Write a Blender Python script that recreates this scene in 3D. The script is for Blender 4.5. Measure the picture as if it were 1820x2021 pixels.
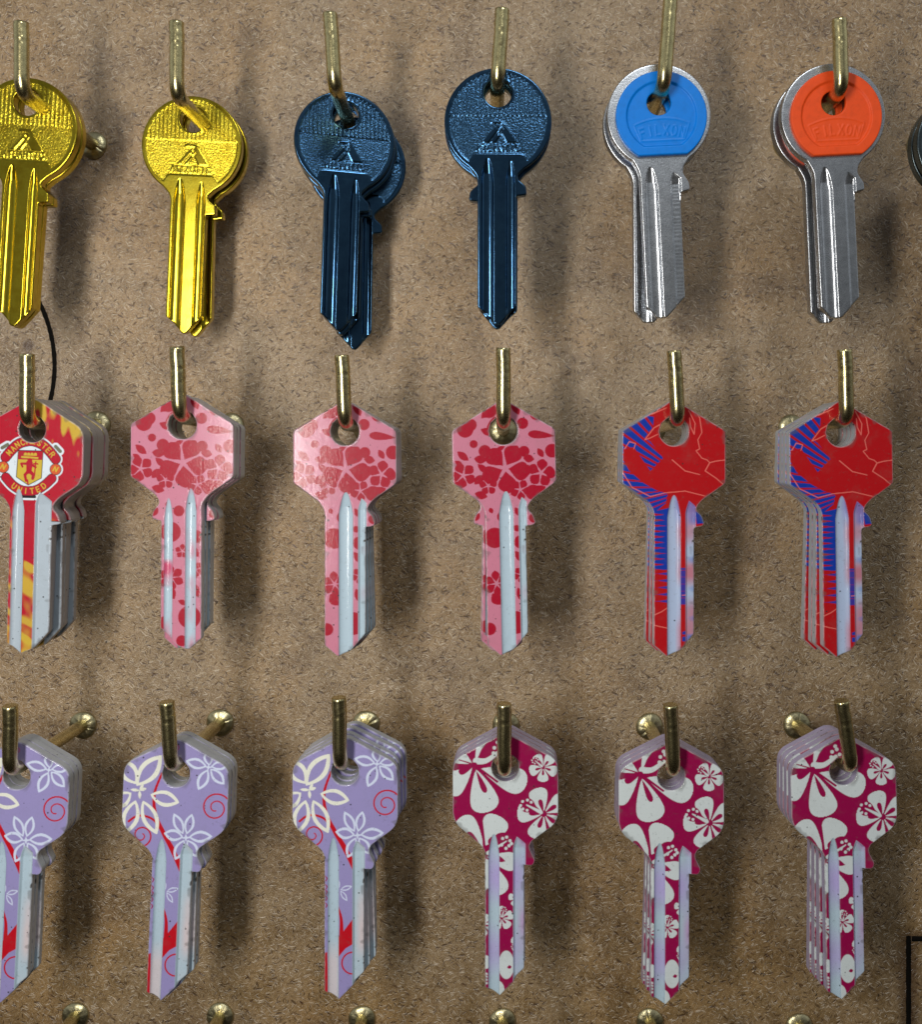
import bpy, math, random
import numpy as np
from mathutils import Vector
from mathutils.geometry import delaunay_2d_cdt

for o in list(bpy.data.objects):
    bpy.data.objects.remove(o)
SC = bpy.context.scene
COL = SC.collection
R = math.radians
MM = 0.001

# ------------------------------------------------------------------ camera
D = 250.0                      # mm from the board
PX = 7.5                       # photo units per mm on the board
CX, CY = 960.0, 830.0          # where the board's normal through the lens meets the photo
cam_d = bpy.data.cameras.new("camera")
cam = bpy.data.objects.new("camera", cam_d)
COL.objects.link(cam)
cam.location = (0, -D * MM, 0)
cam.rotation_euler = (R(90), 0, 0)
cam_d.sensor_fit = 'HORIZONTAL'
cam_d.sensor_width = 36
cam_d.lens = 36 * D / (1820 / PX)
cam_d.shift_x = (910 - CX) / 1820
cam_d.shift_y = -(1010.5 - CY) / 1820
cam_d.clip_start = 0.005
cam_d.clip_end = 20
SC.camera = cam

# ------------------------------------------------------------------ light
world = bpy.data.worlds.new("World")
SC.world = world
world.use_nodes = True
wn = world.node_tree.nodes
wl = world.node_tree.links
bg = wn["Background"]
wtc = wn.new("ShaderNodeTexCoord")
wsep = wn.new("ShaderNodeSeparateXYZ")
wr = wn.new("ShaderNodeValToRGB")
wmr = wn.new("ShaderNodeMapRange")
wmr.inputs['From Min'].default_value = -1
wmr.inputs['From Max'].default_value = 1
wl.new(wtc.outputs['Generated'], wsep.inputs[0])
wl.new(wsep.outputs['Z'], wmr.inputs['Value'])
wl.new(wmr.outputs[0], wr.inputs[0])
wab = wn.new("ShaderNodeMath"); wab.operation = 'ABSOLUTE'
wl.new(wsep.outputs['X'], wab.inputs[0])
wsd = wn.new("ShaderNodeMapRange"); wsd.interpolation_type = 'SMOOTHSTEP'
wl.new(wab.outputs[0], wsd.inputs['Value'])
for k_, v_ in (('From Min', .40), ('From Max', .90), ('To Min', .8), ('To Max', 2.4)):
    wsd.inputs[k_].default_value = v_
wmu = wn.new("ShaderNodeVectorMath"); wmu.operation = 'SCALE'
wl.new(wr.outputs[0], wmu.inputs[0])
wl.new(wsd.outputs[0], wmu.inputs['Scale'])
wl.new(wmu.outputs[0], bg.inputs['Color'])
wr.color_ramp.elements[0].position = 0.30
wr.color_ramp.elements[0].color = (0.06, 0.05, 0.04, 1)
wr.color_ramp.elements[1].position = 0.85
wr.color_ramp.elements[1].color = (0.95, 1.0, 1.05, 1)
_e = wr.color_ramp.elements.new(0.48); _e.color = (0.20, 0.19, 0.18, 1)
_e = wr.color_ramp.elements.new(0.60); _e.color = (0.75, 0.80, 0.84, 1)
bg.inputs['Strength'].default_value = 0.215


def area(name, loc, target, sx, sy, power, col):
    d = bpy.data.lights.new(name, 'AREA')
    d.shape = 'RECTANGLE'
    d.size, d.size_y = sx, sy
    d.energy = power
    d.color = col
    o = bpy.data.objects.new(name, d)
    COL.objects.link(o)
    o.location = loc
    v = Vector(target) - Vector(loc)
    o.rotation_euler = v.to_track_quat('-Z', 'Y').to_euler()
    return o


area("tube_lamp", (-0.110, -0.30, 0.005), (-0.05, 0, 0.0), 0.036, 0.17, 0.70, (1.0, 0.97, 0.92))
area("ceiling_lamp", (0.09, -0.40, 0.33), (0.02, 0, 0.0), 0.13, 0.06, 0.55, (0.95, 0.98, 1.0))

SC.view_settings.view_transform = 'Standard'
SC.view_settings.look = 'None'
SC.view_settings.exposure = 0.0
SC.view_settings.gamma = 1.0
SC.render.engine = 'CYCLES'


# ------------------------------------------------------------------ helpers
def W(u, v, h):
    """photo position at height h (mm above the board) -> X, Z in mm"""
    s = PX * D / (D - h)
    return np.array([(u - CX) / s, -(v - CY) / s])


def lin(r, g, b):
    f = lambda c: c / 12.92 if c <= 0.04045 else ((c + 0.055) / 1.055) ** 2.4
    return np.array([f(r / 255), f(g / 255), f(b / 255)])


def tag(o, label=None, cat=None, group=None, kind=None):
    if label: o['label'] = label
    if cat: o['category'] = cat
    if group: o['group'] = group
    if kind: o['kind'] = kind
    return o


def empty(name):
    o = bpy.data.objects.new(name, None)
    o.empty_display_size = 0.003
    COL.objects.link(o)
    return o


def mesh_obj(name, V, F, mat, parent=None, colors=None, normals=None, smooth=True):
    """V in mm with x right, y up, z towards the viewer"""
    V = np.asarray(V, float)
    W3 = np.stack([V[:, 0], -V[:, 2], V[:, 1]], 1) * MM
    me = bpy.data.meshes.new(name)
    me.from_pydata(W3.tolist(), [], [tuple(int(i) for i in f) for f in F])
    if colors is not None:
        a = me.color_attributes.new("Print", 'FLOAT_COLOR', 'POINT')
        c = np.ones((len(V), 4), np.float32)
        c[:, :3] = colors
        a.data.foreach_set("color", c.ravel())
    me.polygons.foreach_set("use_smooth", [smooth] * len(me.polygons))
    me.materials.append(mat)
    me.update()
    if normals is not None:
        N = np.stack([normals[:, 0], -normals[:, 2], normals[:, 1]], 1)
        me.normals_split_custom_set_from_vertices(N.tolist())
    o = bpy.data.objects.new(name, me)
    COL.objects.link(o)
    if parent: o.parent = parent
    return o


# ------------------------------------------------------------------ materials
def new_mat(name):
    m = bpy.data.materials.new(name)
    m.use_nodes = True
    nt = m.node_tree
    return m, nt.nodes, nt.links, nt.nodes["Principled BSDF"]


def N_(nodes, t, **kw):
    n = nodes.new(t)
    for k, v in kw.items():
        if k in n.inputs:
            n.inputs[k].default_value = v
        else:
            setattr(n, k, v)
    return n


def mixc(nodes, links, fac, a, b, mode='MIX'):
    n = nodes.new("ShaderNodeMix")
    n.data_type = 'RGBA'
    n.blend_type = mode
    for s, v in ((n.inputs[0], fac), (n.inputs[6], a), (n.inputs[7], b)):
        if isinstance(v, bpy.types.NodeSocket):
            links.new(v, s)
        elif isinstance(v, (int, float)):
            s.default_value = v
        else:
            s.default_value = (*v, 1)
    return n.outputs[2]


def math_(nodes, links, op, a, b=None, c=None, clamp=False):
    n = nodes.new("ShaderNodeMath")
    n.operation = op
    n.use_clamp = clamp
    for s, v in zip(n.inputs, (a, b, c)):
        if v is None: continue
        if isinstance(v, bpy.types.NodeSocket):
            links.new(v, s)
        else:
            s.default_value = v
    return n.outputs[0]


def maprange(nodes, links, v, a, b, c=0.0, d=1.0, smooth=True):
    n = nodes.new("ShaderNodeMapRange")
    if smooth: n.interpolation_type = 'SMOOTHSTEP'
    links.new(v, n.inputs['Value'])
    n.inputs['From Min'].default_value = a
    n.inputs['From Max'].default_value = b
    n.inputs['To Min'].default_value = c
    n.inputs['To Max'].default_value = d
    return n.outputs[0]


def coords_mm(nodes, links, flat=False):
    tc = nodes.new("ShaderNodeTexCoord")
    mp = nodes.new("ShaderNodeMapping")
    mp.inputs['Scale'].default_value = (1000, 1000, 1000)
    links.new(tc.outputs['Object'], mp.inputs['Vector'])
    if not flat:
        oi = nodes.new("ShaderNodeObjectInfo")
        ad = nodes.new("ShaderNodeVectorMath")
        ad.operation = 'MULTIPLY_ADD'
        cb = nodes.new("ShaderNodeCombineXYZ")
        for i in range(3): links.new(oi.outputs['Random'], cb.inputs[i])
        links.new(cb.outputs[0], ad.inputs[0])
        ad.inputs[1].default_value = (317, 211, 97)
        links.new(mp.outputs[0], ad.inputs[2])
        return ad.outputs[0]
    sp = nodes.new("ShaderNodeSeparateXYZ")
    cb = nodes.new("ShaderNodeCombineXYZ")
    links.new(mp.outputs[0], sp.inputs[0])
    links.new(sp.outputs['X'], cb.inputs['X'])
    links.new(sp.outputs['Z'], cb.inputs['Y'])
    return cb.outputs[0]


def noise(nodes, links, vec, scale, detail=3, rough=0.55, dims='3D'):
    n = N_(nodes, "ShaderNodeTexNoise", noise_dimensions=dims)
    n.inputs['Scale'].default_value = scale
    n.inputs['Detail'].default_value = detail
    n.inputs['Roughness'].default_value = rough
    links.new(vec, n.inputs['Vector'])
    return n


def bump(nodes, links, height, strength, dist, normal=None):
    b = nodes.new("ShaderNodeBump")
    b.inputs['Strength'].default_value = strength
    b.inputs['Distance'].default_value = dist
    links.new(height, b.inputs['Height'])
    if normal is not None: links.new(normal, b.inputs['Normal'])
    return b.outputs[0]


def board_material():
    m, n, l, p = new_mat("hardboard")
    v = coords_mm(n, l, flat=True)
    # warp so that the fibres bend
    wn_ = noise(n, l, v, 0.35, 2, 0.5, '2D')
    sub = N_(n, "ShaderNodeVectorMath", operation='MULTIPLY_ADD')
    l.new(wn_.outputs['Color'], sub.inputs[0])
    sub.inputs[1].default_value = (0.7, 0.7, 0)
    l.new(v, sub.inputs[2])
    wv = sub.outputs[0]

    def fibres(angle, sx, sy, thr, off, edge=0.30):
        mp = n.new("ShaderNodeMapping")
        mp.vector_type = 'POINT'
        rt = n.new("ShaderNodeVectorRotate")
        rt.rotation_type = 'Z_AXIS'
        rt.inputs['Angle'].default_value = R(angle)
        l.new(wv, rt.inputs['Vector'])
        l.new(rt.outputs[0], mp.inputs['Vector'])
        mp.inputs['Scale'].default_value = (sx, sy, 1)
        mp.inputs['Location'].default_value = (off, off * 1.7, 0)
        vo = N_(n, "ShaderNodeTexVoronoi", voronoi_dimensions='2D', feature='F1')
        vo.inputs['Scale'].default_value = 1
        l.new(mp.outputs[0], vo.inputs['Vector'])
        sh = maprange(n, l, vo.outputs['Distance'], edge, edge * 0.35)
        sp = n.new("ShaderNodeSeparateColor")
        l.new(vo.outputs['Color'], sp.inputs[0])
        gate = maprange(n, l, sp.outputs[0], thr, min(1.0, thr + 0.25))
        return math_(n, l, 'MULTIPLY', sh, gate)

    def vmax(lst):
        a = lst[0]
        for b in lst[1:]:
            a = math_(n, l, 'MAXIMUM', a, b)
        return a

    light = vmax([fibres(a, sx, sy, t, 13.7 * i) for i, (a, sx, sy, t) in enumerate(
        [(28, 0.38, 2.1, .76), (75, 0.42, 2.3, .80), (118, 0.38, 2.3, .79), (160, 0.36, 2.0, .74), (-8, 0.30, 1.6, .86), (48, .24, 1.6, .88)])])
    dark = vmax([fibres(a, sx, sy, t, 5.3 + 9.1 * i) for i, (a, sx, sy, t) in enumerate(
        [(12, 0.34, 1.4, .74), (58, 0.38, 1.35, .77), (100, 0.38, 1.6, .79), (140, 0.34, 1.35, .72), (170, 0.24, 0.85, .84), (35, .22, .8, .87)])])
    specks = fibres(30, 0.26, 0.75, 0.86, 77, 0.28)
    black = fibres(120, 0.38, 0.85, 0.945, 31, 0.22)
    big = noise(n, l, v, 0.018, 3, 0.55, '2D')
    mid = noise(n, l, v, 0.13, 4, 0.6, '2D')
    fine = noise(n, l, wv, 2.2, 4, 0.7, '2D')
    c = mixc(n, l, maprange(n, l, big.outputs[0], .38, .64), lin(164, 138, 102), lin(169, 135, 88))
    c = mixc(n, l, maprange(n, l, mid.outputs[0], .42, .72, 0, .75), c, lin(134, 106, 64))
    blot = noise(n, l, v, 0.045, 5, 0.62, '2D')
    c = mixc(n, l, maprange(n, l, blot.outputs[0], .50, .70, 0, .50), c, lin(104, 78, 46))
    c = mixc(n, l, maprange(n, l, fine.outputs[0], .35, .75, 0, .5), c, lin(98, 76, 48))
    grain = noise(n, l, v, 1.1, 5, 0.8, '2D')
    c = mixc(n, l, maprange(n, l, grain.outputs[0], .50, .74, 0, .60), c, lin(70, 50, 28))
    c = mixc(n, l, maprange(n, l, grain.outputs[0], .46, .30, 0, .36), c, lin(214, 196, 166))
    c = mixc(n, l, math_(n, l, 'MULTIPLY', light, 0.60), c, lin(232, 216, 192))
    c = mixc(n, l, math_(n, l, 'MULTIPLY', dark, 0.80), c, lin(62, 38, 16))
    c = mixc(n, l, math_(n, l, 'MULTIPLY', specks, 0.75), c, lin(70, 38, 14))
    c = mixc(n, l, math_(n, l, 'MULTIPLY', black, 0.9), c, lin(22, 16, 12))
    # a brown stain above the leftmost middle hook and old rubbed patches
    sp0 = n.new("ShaderNodeVectorMath"); sp0.operation = 'DISTANCE'
    l.new(wv, sp0.inputs[0]); sp0.inputs[1].default_value = (STAIN[0] + .35, STAIN[1] + .35, 0)
    sd_ = math_(n, l, 'MULTIPLY_ADD', grain.outputs[0], 2.2, math_(n, l, 'SUBTRACT', sp0.outputs['Value'], 1.1))
    c = mixc(n, l, maprange(n, l, sd_, 2.1, 0.9, 0, .7), c, lin(74, 50, 36))
    # scorched halo beside the burnt lines: stains in the board
    sp = n.new("ShaderNodeSeparateXYZ")
    l.new(v, sp.inputs[0])
    qx = math_(n, l, 'SUBTRACT', sp.outputs['X'], BURN_X)
    qy = math_(n, l, 'SUBTRACT', sp.outputs['Y'], BURN_Y)
    # distance to an L: x = BURN_X below BURN_Y, y = BURN_Y right of BURN_X
    nqy = math_(n, l, 'MAXIMUM', qy, 0.0)
    nqx = math_(n, l, 'MAXIMUM', math_(n, l, 'MULTIPLY', qx, -1.0), 0.0)
    d1 = math_(n, l, 'SQRT', math_(n, l, 'ADD', math_(n, l, 'MULTIPLY', qx, qx), math_(n, l, 'MULTIPLY', nqy, nqy)))
    d2 = math_(n, l, 'SQRT', math_(n, l, 'ADD', math_(n, l, 'MULTIPLY', qy, qy), math_(n, l, 'MULTIPLY', nqx, nqx)))
    dl = math_(n, l, 'MINIMUM', d1, math_(n, l, 'ADD', d2, 0.6))
    dl = math_(n, l, 'ADD', dl, math_(n, l, 'MULTIPLY_ADD', mid.outputs[0], 1.6, -0.8))
    halo = maprange(n, l, dl, 4.2, 0.4, 0, .72)
    c = mixc(n, l, halo, c, lin(62, 36, 12))
    ax = math_(n, l, 'SUBTRACT', sp.outputs['X'], ARC_C[0])
    ay = math_(n, l, 'SUBTRACT', sp.outputs['Y'], ARC_C[1])
    ar = math_(n, l, 'SQRT', math_(n, l, 'ADD', math_(n, l, 'MULTIPLY', ax, ax), math_(n, l, 'MULTIPLY', ay, ay)))
    da = math_(n, l, 'ABSOLUTE', math_(n, l, 'SUBTRACT', ar, ARC_R + 0.5))
    da = math_(n, l, 'ADD', da, math_(n, l, 'MULTIPLY_ADD', mid.outputs[0], 2.0, -1.0))
    c = mixc(n, l, maprange(n, l, da, 1.8, 0.2, 0, .40), c, lin(84, 56, 24))
    l.new(c, p.inputs['Base Color'])
    rg = math_(n, l, 'MULTIPLY_ADD', fine.outputs[0], 0.22, 0.17)
    l.new(rg, p.inputs['Roughness'])
    p.inputs['Specular IOR Level'].default_value = 1.0
    h = math_(n, l, 'MULTIPLY_ADD', light, 0.6, math_(n, l, 'MULTIPLY', fine.outputs[0], 0.9))
    h = math_(n, l, 'SUBTRACT', h, math_(n, l, 'MULTIPLY', dark, 0.5))
    h = math_(n, l, 'MULTIPLY_ADD', grain.outputs[0], 1.1, h)
    l.new(bump(n, l, h, 0.6, 0.00024), p.inputs['Normal'])
    return m


def metal(name, col, rough, bump_s=0.0, bump_scale=3.0, rough_var=0.12, dirt=None, dirt_amt=0.5, aniso=False, col2=None):
    m, n, l, p = new_mat(name)
    v = coords_mm(n, l)
    p.inputs['Metallic'].default_value = 1
    a = noise(n, l, v, 0.5, 4, 0.6)
    f = noise(n, l, v, 4.0, 3, 0.6)
    c = mixc(n, l, maprange(n, l, a.outputs[0], .35, .7), col, col2 if col2 is not None else [x * .82 for x in col])
    if dirt is not None:
        d = noise(n, l, v, 0.9, 5, 0.7)
        c = mixc(n, l, maprange(n, l, d.outputs[0], .52, .72, 0, dirt_amt), c, dirt)
    l.new(c, p.inputs['Base Color'])
    l.new(math_(n, l, 'MULTIPLY_ADD', f.outputs[0], rough_var * 2, rough - rough_var), p.inputs['Roughness'])
    if bump_s > 0:
        b = noise(n, l, v, bump_scale, 2, 0.5)
        l.new(bump(n, l, b.outputs[0], bump_s, 0.0002), p.inputs['Normal'])
    return m


def stamped(name, col, rough, pit, col2=None):
    """anodised metal with a pitted, cast-looking field where the Print attribute's red is 1, plain where 0"""
    m, n, l, p = new_mat(name)
    v = coords_mm(n, l)
    p.inputs['Metallic'].default_value = 1
    at = N_(n, "ShaderNodeAttribute", attribute_name="Print")
    sp = n.new("ShaderNodeSeparateColor")
    l.new(at.outputs['Color'], sp.inputs[0])
    a = noise(n, l, v, 0.4, 4, 0.6)
    c = mixc(n, l, maprange(n, l, a.outputs[0], .35, .7), col, col2 if col2 is not None else [x * .85 for x in col])
    l.new(c, p.inputs['Base Color'])
    f = noise(n, l, v, 3.0, 3, 0.6)
    l.new(math_(n, l, 'ADD', math_(n, l, 'MULTIPLY', sp.outputs[0], 0.07), math_(n, l, 'MULTIPLY_ADD', f.outputs[0], .12, rough - .06)), p.inputs['Roughness'])
    g = noise(n, l, v, 2.6, 2, 0.5)
    hh = math_(n, l, 'MULTIPLY', g.outputs[0], math_(n, l, 'MULTIPLY_ADD', sp.outputs[0], 1.0, 0.05))
    l.new(bump(n, l, hh, pit, 0.00035), p.inputs['Normal'])
    return m


def printed_material(name, rough=0.36):
    m, n, l, p = new_mat(name)
    v = coords_mm(n, l)
    at = N_(n, "ShaderNodeAttribute", attribute_name="Print")
    d = noise(n, l, v, 1.3, 5, 0.75)
    d2 = noise(n, l, v, 0.22, 4, 0.65)
    spot = N_(n, "ShaderNodeTexVoronoi", feature='F1')
    spot.inputs['Scale'].default_value = 0.9
    l.new(v, spot.inputs['Vector'])
    ss = n.new("ShaderNodeSeparateColor")
    l.new(spot.outputs['Color'], ss.inputs[0])
    sm = math_(n, l, 'MULTIPLY', maprange(n, l, spot.outputs['Distance'], .24, .10), maprange(n, l, ss.outputs[0], .90, .93))
    c = mixc(n, l, maprange(n, l, d.outputs[0], .56, .76, 0, .45), at.outputs['Color'], (0.10, 0.095, 0.085))
    c = mixc(n, l, maprange(n, l, d2.outputs[0], .50, .78, 0, .12), c, (0.16, 0.15, 0.13))
    c = mixc(n, l, math_(n, l, 'MULTIPLY', sm, 0.85), c, (0.03, 0.03, 0.03))
    l.new(c, p.inputs['Base Color'])
    r_ = noise(n, l, v, 0.8, 3, 0.6)
    l.new(math_(n, l, 'MULTIPLY_ADD', r_.outputs[0], 0.25, rough - 0.10), p.inputs['Roughness'])
    p.inputs['Specular IOR Level'].default_value = 0.15
    b = noise(n, l, v, 1.8, 3, 0.6)
    nb = bump(n, l, b.outputs[0], 0.13, 0.0002)
    l.new(nb, p.inputs['Normal'])
    p.inputs['Coat Weight'].default_value = 0.45
    p.inputs['Coat Roughness'].default_value = 0.07
    l.new(nb, p.inputs['Coat Normal'])
    return m


def plastic(name, col, rough=0.42):
    m, n, l, p = new_mat(name)
    v = coords_mm(n, l)
    a = noise(n, l, v, 0.6, 4, 0.6)
    l.new(mixc(n, l, maprange(n, l, a.outputs[0], .4, .75), col, [x * .88 for x in col]), p.inputs['Base Color'])
    p.inputs['Roughness'].default_value = rough
    p.inputs['Specular IOR Level'].default_value = 0.3
    b = noise(n, l, v, 3.5, 2, 0.5)
    l.new(bump(n, l, b.outputs[0], 0.12, 0.0002), p.inputs['Normal'])
    return m


# places of the burnt lines on the board (mm)
STAIN = W(56, 682, 0)
BURN_X, BURN_Y = W(1793.5, 1852, 0)
def circ3(a, b, c):
    ax, ay = a; bx, by = b; cx, cy = c
    d = 2 * (ax * (by - cy) + bx * (cy - ay) + cx * (ay - by))
    ux = ((ax * ax + ay * ay) * (by - cy) + (bx * bx + by * by) * (cy - ay) + (cx * cx + cy * cy) * (ay - by)) / d
    uy = ((ax * ax + ay * ay) * (cx - bx) + (bx * bx + by * by) * (ax - cx) + (cx * cx + cy * cy) * (bx - ax)) / d
    return (ux, uy), math.hypot(ax - ux, ay - uy)
ARC_C, ARC_R = circ3(W(82, 606, 0), W(107.5, 712, 0), W(100, 787, 0))

M_BOARD = board_material()
M_BRASS = metal("aged_brass", (0.66, 0.57, 0.29), 0.25, 0.10, 2.0, 0.10, dirt=(0.15, 0.11, 0.05), dirt_amt=.65)
M_FLANGE = metal("brass_flange", (0.60, 0.54, 0.32), 0.36, 0.3, 2.5, 0.10, dirt=(0.15, 0.12, 0.06), dirt_amt=.6)
M_GOLD = stamped("gold_anodised", (0.55, 0.44, 0.035), 0.21, 0.34, (0.48, 0.35, 0.022))
M_NAVY = stamped("navy_anodised", (0.045, 0.112, 0.200), 0.16, 0.26, (0.035, 0.088, 0.165))
M_SILVER = metal("nickel_silver", (0.60, 0.62, 0.65), 0.28, 0.10, 4.0, 0.10, dirt=(0.30, 0.30, 0.31), dirt_amt=.4)
M_DARKKEY = stamped("dark_steel", (0.12, 0.15, 0.16), 0.26, 0.35)
M_PRINT = printed_material("printed_enamel")
M_BLUE = plastic("blue_plastic", (0.0, 0.205, 0.74))
M_ORANGE = plastic("orange_plastic", lin(238, 82, 28), 0.48)
m_, n_, l_, p_ = new_mat("charred_line")
p_.inputs['Base Color'].default_value = (0.006, 0.005, 0.004, 1)
p_.inputs['Roughness'].default_value = 0.9
p_.inputs['Specular IOR Level'].default_value = 0.08
nn_ = noise(n_, l_, coords_mm(n_, l_), 2.0, 3, 0.6)
l_.new(bump(n_, l_, nn_.outputs[0], 0.5, 0.0003), p_.inputs['Normal'])
M_CHAR = m_

# ------------------------------------------------------------------ board
def box(x0, x1, y0, y1, z0, z1):
    V = [(x, y, z) for z in (z0, z1) for y in (y0, y1) for x in (x0, x1)]
    F = [(0, 2, 3, 1), (4, 5, 7, 6), (0, 1, 5, 4), (2, 6, 7, 3), (0, 4, 6, 2), (1, 3, 7, 5)]
    return V, F

V, F = box(-240, 230, -290, 230, -4, 0)
board = mesh_obj("board", V, F, M_BOARD, smooth=False)
tag(board, kind="structure")


def flat_strip(pts, w):
    """a thin raised strip of char following pts"""
    pts = np.asarray(pts, float)
    t = np.gradient(pts, axis=0)
    t /= np.linalg.norm(t, axis=1)[:, None]
    nrm = np.stack([-t[:, 1], t[:, 0]], 1)
    Vs, Fs = [], []
    for i, (p, q) in enumerate(zip(pts, nrm)):
        ww = w * (1 + 0.06 * math.sin(i * 1.9) + 0.05 * math.sin(i * .73))
        for s, z in ((-1, -0.3), (-.85, 0.05), (.85, 0.05), (1, -0.3)):
            Vs.append((*(p + q * s * ww / 2), z))
    for i in range(len(pts) - 1):
        for k in range(3):
            a = i * 4 + k
            Fs.append((a, a + 1, a + 5, a + 4))
    return Vs, Fs

a0 = math.atan2(*(W(70, 575, 0) - np.array(ARC_C))[::-1])
a1 = math.atan2(*(W(88, 850, 0) - np.array(ARC_C))[::-1])
arc = [(ARC_C[0] + ARC_R * math.cos(a0 + (a1 - a0) * t), ARC_C[1] + ARC_R * math.sin(a0 + (a1 - a0) * t)) for t in np.linspace(0, 1, 60)]
mesh_obj("burnt_line", *flat_strip(arc, 1.35), M_CHAR, board)
ys = np.linspace(BURN_Y - 46, BURN_Y + 0.8, 60)
mesh_obj("burnt_line", *flat_strip([(BURN_X, y) for y in ys], 1.55), M_CHAR, board)
xs = np.linspace(BURN_X + 0.78, BURN_X + 40, 50)
mesh_obj("burnt_line", *flat_strip([(x, BURN_Y) for x in xs], 1.55), M_CHAR, board)

# ------------------------------------------------------------------ hooks
ROD = 1.62

def sweep(path, radii, seg=20):
    P = np.asarray(path, float)
    n = len(P)
    T = np.gradient(P, axis=0)
    T /= np.linalg.norm(T, axis=1)[:, None]
    up = np.array([1.0, 0, 0])
    Vs, Fs = [], []
    for i in range(n):
        t = T[i]
        a = up - t * np.dot(up, t)
        a /= np.linalg.norm(a)
        up = a
        b = np.cross(t, a)
        for k in range(seg):
            q = 2 * math.pi * k / seg
            Vs.append(P[i] + radii[i] * (a * math.cos(q) + b * math.sin(q)))
    for i in range(n - 1):
        for k in range(seg):
            k2 = (k + 1) % seg
            Fs.append((i * seg + k, i * seg + k2, (i + 1) * seg + k2, (i + 1) * seg + k))
    Fs.append(tuple(range(seg))[::-1])
    Fs.append(tuple((n - 1) * seg + k for k in range(seg)))
    return Vs, Fs


HOOKH = 39.0
HOOKS = {}

def hook(key, base, bend, top, label, h=HOOKH, group="brass hooks on the board"):
    B = np.array([*W(*base, 0), 0.0])
    A = np.array([*W(*bend, h), h])
    T = np.array([*W(*top, h + 0.8), h + 0.8])
    rnd = random.Random(str(key))
    d1 = (A - B) / np.linalg.norm(A - B)
    d2 = (T - A) / np.linalg.norm(T - A)
    rb = 3.6
    path = [B - d1 * 2.0 + d1 * 0]
    L = np.linalg.norm(A - B) - rb
    path += [B + d1 * s for s in np.linspace(0.5, L, 16)]
    p0, p2 = A - d1 * rb, A + d2 * rb
    for t in np.linspace(0, 1, 11)[1:]:
        path.append((1 - t) ** 2 * p0 + 2 * t * (1 - t) * A + t * t * p2)
    L2 = np.linalg.norm(T - A)
    for s in np.linspace(rb, L2, 26)[1:]:
        w = 0.10 * math.sin(s * .6 + rnd.random() * 3) * (s - rb) / 14
        path.append(A + d2 * s + np.array([w, 0, 0]))
    path.append(path[-1] + d2 * 0.12)
    rad = [ROD] * len(path)
    rad[-1] = ROD * 0.92
    mk = len(path) - 10 - rnd.randrange(3)
    rad[mk] = ROD * 0.955
    rad[mk + 1] = ROD * 1.015
    root = empty("hook")
    root.location = (B[0] * MM, 0, B[1] * MM)
    Vr, Fr = sweep([p - B for p in path], rad)
    o = mesh_obj("rod", Vr, Fr, M_BRASS, root, smooth=True)
    o.data.polygons[-1].use_smooth = False
    # flared, knurled flange against the board
    prof = [(3.55, 0.02), (3.58, 0.40), (3.40, 0.72), (2.85, 1.05), (2.15, 1.30), (1.60, 1.36)]
    seg = 72
    slit = rnd.random() * 6.28
    Vf, Ff = [], []
    for i, (r, z) in enumerate(prof):
        for k in range(seg):
            q = 2 * math.pi * k / seg
            kn = 0.09 * (1 if (k // 1) % 2 else -1) * (0.6 + 0.4 * math.sin(k * 2.3)) * (0 if i in (0, 5) else 1)
            dd = abs((q - slit + math.pi) % (2 * math.pi) - math.pi)
            if dd < 0.06 and i > 0: kn -= 0.25
            e = 1 + 0.02 * math.sin(3 * q + slit)
            Vf.append((r * e * math.cos(q), r * e * math.sin(q), z + kn))
    for i in range(len(prof) - 1):
        for k in range(seg):
            k2 = (k + 1) % seg
            Ff.append((i * seg + k, i * seg + k2, (i + 1) * seg + k2, (i + 1) * seg + k))
    mesh_obj("flange", Vf, Ff, M_FLANGE, root, smooth=True)
    tag(root, label, "hook", group)
    HOOKS[key] = (B, A)
    return root


# ------------------------------------------------------------------ 2D drawing in mm
def seg_d(P, a, b):
    a = np.asarray(a, float); b = np.asarray(b, float)
    ab = b - a
    t = np.clip(((P - a) @ ab) / max(1e-9, ab @ ab), 0, 1)
    return np.hypot(P[:, 0] - a[0] - t * ab[0], P[:, 1] - a[1] - t * ab[1]), t


def stroke_sd(P, pts, w0, w1=None):
    if w1 is None: w1 = w0
    n = len(pts) - 1
    out = np.full(len(P), 1e9)
    for i in range(n):
        d, t = seg_d(P, pts[i], pts[i + 1])
        f = (i + t) / n
        out = np.minimum(out, d - 0.5 * (w0 + (w1 - w0) * f))
    return out


def poly_sd(P, poly):
    poly = np.asarray(poly, float)
    n = len(poly)
    d = np.full(len(P), 1e9)
    ins = np.zeros(len(P), bool)
    x, y = P[:, 0], P[:, 1]
    for i in range(n):
        a, b = poly[i], poly[(i + 1) % n]
        dd, _ = seg_d(P, a, b)
        d = np.minimum(d, dd)
        if a[1] != b[1]:
            c = ((a[1] > y) != (b[1] > y)) & (x < (b[0] - a[0]) * (y - a[1]) / (b[1] - a[1]) + a[0])
            ins ^= c
    return np.where(ins, -d, d)


def circ_sd(P, c, r):
    return np.hypot(P[:, 0] - c[0], P[:, 1] - c[1]) - r


def cr(pts, n=6):
    """smooth curve through pts"""
    p = [np.asarray(q, float) for q in pts]
    p = [2 * p[0] - p[1]] + p + [2 * p[-1] - p[-2]]
    out = []
    for i in range(1, len(p) - 2):
        for k in range(n):
            t = k / n
            out.append(0.5 * ((2 * p[i]) + (-p[i - 1] + p[i + 1]) * t + (2 * p[i - 1] - 5 * p[i] + 4 * p[i + 1] - p[i + 2]) * t * t
                              + (-p[i - 1] + 3 * p[i] - 3 * p[i + 1] + p[i + 2]) * t ** 3))
    out.append(p[-2])
    return out


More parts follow.
